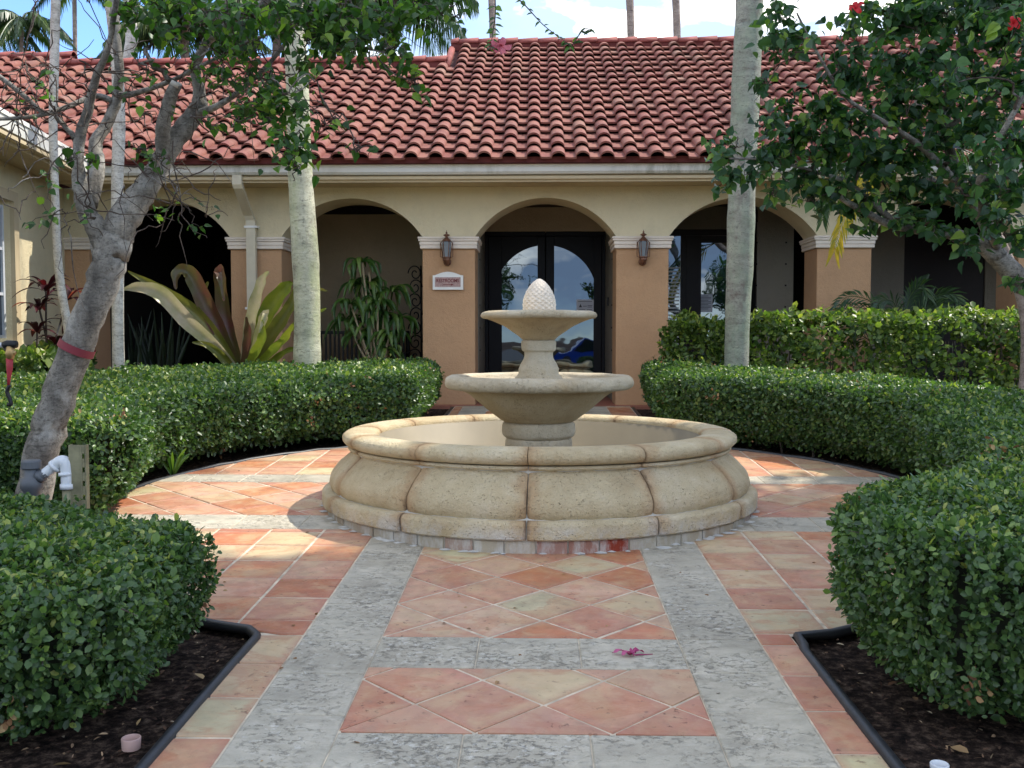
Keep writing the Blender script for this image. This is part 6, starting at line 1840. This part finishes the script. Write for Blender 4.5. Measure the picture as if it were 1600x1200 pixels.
# wrought iron scroll stand
sc_ = MB(); xs0 = at(645, 500, 15.0).x
zt, zb_ = at(645, 415, 15.0).z, FL
sc_.tube([(xs0 + .13, 15.0, zb_), (xs0 + .13, 15.0, zt)], .014, 6); sc_.tube([(xs0 - .1, 15.0, zb_), (xs0 - .1, 15.0, zb_ + 1.0)], .012, 6)
for i, z0 in enumerate(np.linspace(zb_ + .2, zt - .12, 9)):
    sg_ = 1 if i % 2 else -1; R0 = .11
    pts = [(xs0 + .02 + sg_ * (R0 * (1 - t * .8) * math.cos(t * 9)) + .02, 15.0, z0 + R0 * (1 - t * .8) * math.sin(t * 9) * 1.2) for t in np.linspace(0, 1, 22)]
    sc_.tube(pts, .010, 5)
o = sc_.build('scroll_stand', MT['iron'], None, True); tag(o, 'tall black wrought iron scroll ornament beside the restrooms pier', 'ornament')

# ================================================================== IRRIGATION AND SMALL THINGS
YP = 5.05
def q3(a, b, Y=YP): return at(a, b, Y)
e = empty('irrigation_valve', (q3(50, 800).x, YP, gz(YP))); tag(e, 'dark grey irrigation valve with white plastic elbow pipe beside the metal post', 'pipe')
mb = MB(); c = q3(49, 740); cc = (c.x, c.y, 0); zz = lambda py: q3(49, py).z
mb.lathe([(.001, zz(718.5)), (.046, zz(719)), (.050, zz(721)), (.050, zz(731)), (.042, zz(733)), (.001, zz(733))], cc, 20); mb.build('cap', MT['pvcgrey'], e, False)
mb = MB(); mb.lathe([(.036, zz(732)), (.038, zz(745)), (.055, zz(747)), (.058, zz(762)), (.042, zz(768)), (.036, zz(800)), (.036, gz(YP))], cc, 16)
mb.tube([q3(50, 750), q3(74, 738)], [.030, .027], 12); mb.tube([q3(60, 746), q3(66, 742)], [.036, .036], 12); mb.build('valve_body', MT['pvcgrey'], e, True)
mb = MB(); p, r = catmull([q3(70, 740), q3(82, 731), q3(92, 722), q3(101, 722), q3(104, 734), q3(105, 758)], [.027, .028, .031, .033, .031, .030], 5); mb.tube(p, r, 14); mb.build('elbow_pipe', MT['pvc'], e, True)
for ca, cb in ((q3(102.6, 738), q3(103, 743)), (q3(84, 730), q3(88, 726.5)), (q3(105, 756), q3(105.3, 764))):
    mb = MB(); mb.tube([ca, cb], .037, 14); mb.build('coupling', MT['pvc'], e, True)
mb = MB(); mb.tube([q3(105, 762), q3(106, 800), Vector((q3(106, 800).x, YP, gz(YP)))], .026, 12); mb.build('riser', MT['post'], e, True)
# perforated U post
x0, x1 = q3(109, 750).x, q3(136, 750).x; zt = q3(120, 695).z
e = empty('metal_post', ((x0 + x1) / 2, YP, gz(YP))); tag(e, 'weathered galvanised post with slots standing in the hedge by the tree', 'post')
part('web', MT['post'], [(x0, x0 + .062, YP - .01, YP - .004, gz(YP) - .05, zt)], e, .001)
mb = MB()
xs_ = x0 + .0625
zc = zt
mb.box(xs_, xs_ + .010, YP - .012, YP - .006, gz(YP) - .05, zt); mb.box(x1 - .008, x1, YP - .006, YP, gz(YP) - .05, zt)
while zc > gz(YP) + .1:
    mb.box(xs_ + .0101, x1 - .0081, YP - .010, YP - .005, zc - .045, zc); zc -= .073
mb.build('slotted_flange', MT['post'], e)
part('back_flange', MT['post'], [(x0 + .001, x0 + .006, YP - .0035, YP + .03, gz(YP) - .05, zt), (x1 - .006, x1 - .001, YP + .001, YP + .03, gz(YP) - .05, zt)], e)
# garden tap at the left edge
YQ = 4.9
e = empty('garden_tap', (q3(-60, 640, YQ).x, YQ, gz(YQ))); tag(e, 'brass garden tap with red tag and black hook at the left edge', 'tap')
mb = MB(); mb.tube([q3(-60, 540, YQ), q3(8, 539, YQ)], .013, 10); mb.build('supply_pipe', MT['pvc'], e, True)
mb = MB(); mb.tube([q3(-60, 538, YQ), Vector((q3(-60, 538, YQ).x, YQ, gz(YQ) - .05))], .02, 10); mb.build('standpipe', MT['pvc'], e, True)
mb = MB(); mb.tube([q3(6, 540, YQ), q3(12, 538, YQ), q3(26, 538, YQ)], [.02, .022, .019], 10); mb.tube([q3(12, 543, YQ), q3(12, 549, YQ)], .017, 10); mb.build('valve', MT['iron'], e, True)
mb = MB(); mb.tube([q3(16, 541, YQ), q3(16, 552, YQ), q3(16, 561, YQ)], [.020, .024, .018], 12); mb.tube([q3(11, 548, YQ), q3(24, 552, YQ)], .012, 8); mb.build('tap_body', MT['brass'], e, True)
mb = MB(); mb.tube([q3(15, 560, YQ), q3(15, 575, YQ), q3(14, 592, YQ), q3(13, 603, YQ)], [.018, .016, .009, .006], 10); mb.build('tag', MT['redpaint'], e, True)
mb = MB(); mb.tube(catmull([q3(15, 602, YQ), q3(11, 612, YQ), q3(15, 622, YQ), q3(17, 632, YQ), q3(12, 632, YQ)], None, 4), .010, 8); mb.build('hook', MT['iron'], e, True)
# clay ring near the left bottom
c = G(205, 1160)
mb = MB(); mb.lathe([(.029, -.02), (.031, .014), (.0295, .017), (.0255, .016), (.024, -.02)], (c.x, c.y, c.z), 20)
o = mb.build('clay_ring', MT['potring'], None, True); tag(o, 'small pinkish clay pot ring in the mulch under the left hedge', 'pot')
c = G(1468, 1200)
mb = MB(); mb.lathe([(.026, -.02), (.028, .012), (.026, .015), (.022, .013), (.020, -.02)], (c.x, c.y, c.z), 20)
o = mb.build('plastic_ring', MT['pvc'], None, True); tag(o, 'small white plastic ring in the mulch under the right hedge', 'pot')
# strappy weed at the left hedge foot
c = G(270, 745); e = empty('strap_weed', tuple(c)); tag(e, 'light green strap leaved plant at the foot of the left rear hedge', 'plant')
for k in range(9):
    a = random.uniform(0, 2 * PI); d = Vector((math.cos(a), math.sin(a), 1.6)).normalized(); l = random.uniform(.22, .36)
    ribbon([c, c + d * l * .6, c + d * l + Vector((0, 0, -.05))], [.008, .014, .002], MT['drac'], 'leaf', e, None, .3, 3)

# ================================================================== BEHIND THE VIEWPOINT (seen in the door glass)
for i, (x, y, h) in enumerate([(-9, -22, 5), (-3.5, -25, 6.5), (5, -24, 5.5), (11, -21, 6), (-15, -20, 7), (17, -24, 7)]):
    e = empty('shade_tree', (x, y, gz(y))); tag(e, 'leafy tree across the drive, ' + ['left of the middle', 'in the middle', 'right of the middle', 'at the right', 'at the far left', 'at the far right'][i], 'tree', 'trees across the drive')
    mb = MB(); mb.tube([(x, y, gz(y)), (x, y, h * .5)], [.16, .1], 8); mb.build('trunk', MT['bark'], e)
    n = 2600; d = unit(rng.normal(0, 1, (n, 3))) * (rng.random((n, 1)) ** .4) * [2.1, 2.1, h * .32]; P = d + [x, y, h * .68]; P = P * 1.0
    leaf_mesh('crown', P, unit(d + .3), rng.normal(0, 1, P.shape), rng.uniform(.15, .35, n), MT['hib'], e, TV, None)
cx_, cy_ = 2.6, -9.5
e = empty('parked_car', (cx_, cy_, .0)); tag(e, 'blue car parked on the drive behind the viewpoint', 'car')
g_ = gz(cy_) + .02
prof_c = [(-2.1, .35), (-2.1, .72), (-1.9, .86), (-1.1, .92), (-.6, 1.38), (.9, 1.42), (1.6, .98), (2.1, .9), (2.15, .38)]
mb = MB(); mb.prism([(cx_ + a, g_ + b) for a, b in prof_c], cy_ - .85, cy_ + .85, 'y'); mb.build('body', MT['carblue'], e)
mb = MB(); mb.prism([(cx_ + a, g_ + b) for a, b in [(-1.0, .95), (-.55, 1.33), (.85, 1.37), (1.4, .98)]], cy_ - .86, cy_ + .86, 'y'); mb.build('window', MT['glass'], e)
for dx in (-1.35, 1.35):
    for dy in (-.8, .8):
        mb = MB(); mb.tube([(cx_ + dx, cy_ + dy - .1, g_ + .32), (cx_ + dx, cy_ + dy + .1, g_ + .32)], .32, 18); mb.build('wheel', MT['hose'], e)

# unseen tree added right of the walk, its crown shaped to shade the foreground
def toward_sun(gx, gy, h): return Vector((gx + SUN.x / SUN.z * h, gy + SUN.y / SUN.z * h, h))
e = empty('shade_tree', (10.2, 4.8, gz(4.8))); tag(e, 'tall dense tree out of view right of the walk, added to shade the foreground', 'tree')
c1 = toward_sun(-.2, 3.3, 11.5)
mb = MB(); mb.tube(catmull([Vector((10.2, 4.8, .1)), Vector((9.8, 5.0, 4)), Vector((9.2, 5.6, 8)), c1], None, 6), [.3 - .009 * i for i in range(19)], 12)
blobs = [(-.3, 2.9, 11.5, 3.2, 2.4, 1.5), (-2.3, 3.6, 11.0, 2.3, 1.6, 1.2), (1.4, 4.6, 11.6, 2.9, 2.1, 1.4), (3.3, 6.0, 10.5, 2.4, 2.0, 1.4), (.4, 6.0, 11.0, 1.7, .9, .9), (2.6, 2.2, 12, 2.6, 2.4, 1.4)]
PP = []; NN = []
for gx, gy, h, rx, ry, rz in blobs:
    c = toward_sun(gx, gy, h); n = int(1000 * rx * ry)
    mb.tube([c1, (c1 + c) / 2 + Vector((0, 0, -.4)), c], [.14, .09, .04], 6)
    d = unit(rng.normal(0, 1, (n, 3))) * (rng.random((n, 1)) ** .45); w = 1 + .18 * noise2(d[:, 0] * 3, d[:, 1] * 3 + d[:, 2] * 2, gx)[:, None]
    PP.append(d * w * [rx, ry, rz] + np.array(c)); NN.append(unit(d * .4 + [0, 0, .8]))
mb.build('trunk', MT['bark'], e, True)
P = np.concatenate(PP); N = np.concatenate(NN)
leaf_mesh('crown', P, unit(N + rng.normal(0, .4, P.shape)), rng.normal(0, 1, P.shape), rng.uniform(.18, .30, len(P)), MT['hib'], e, TV, None)
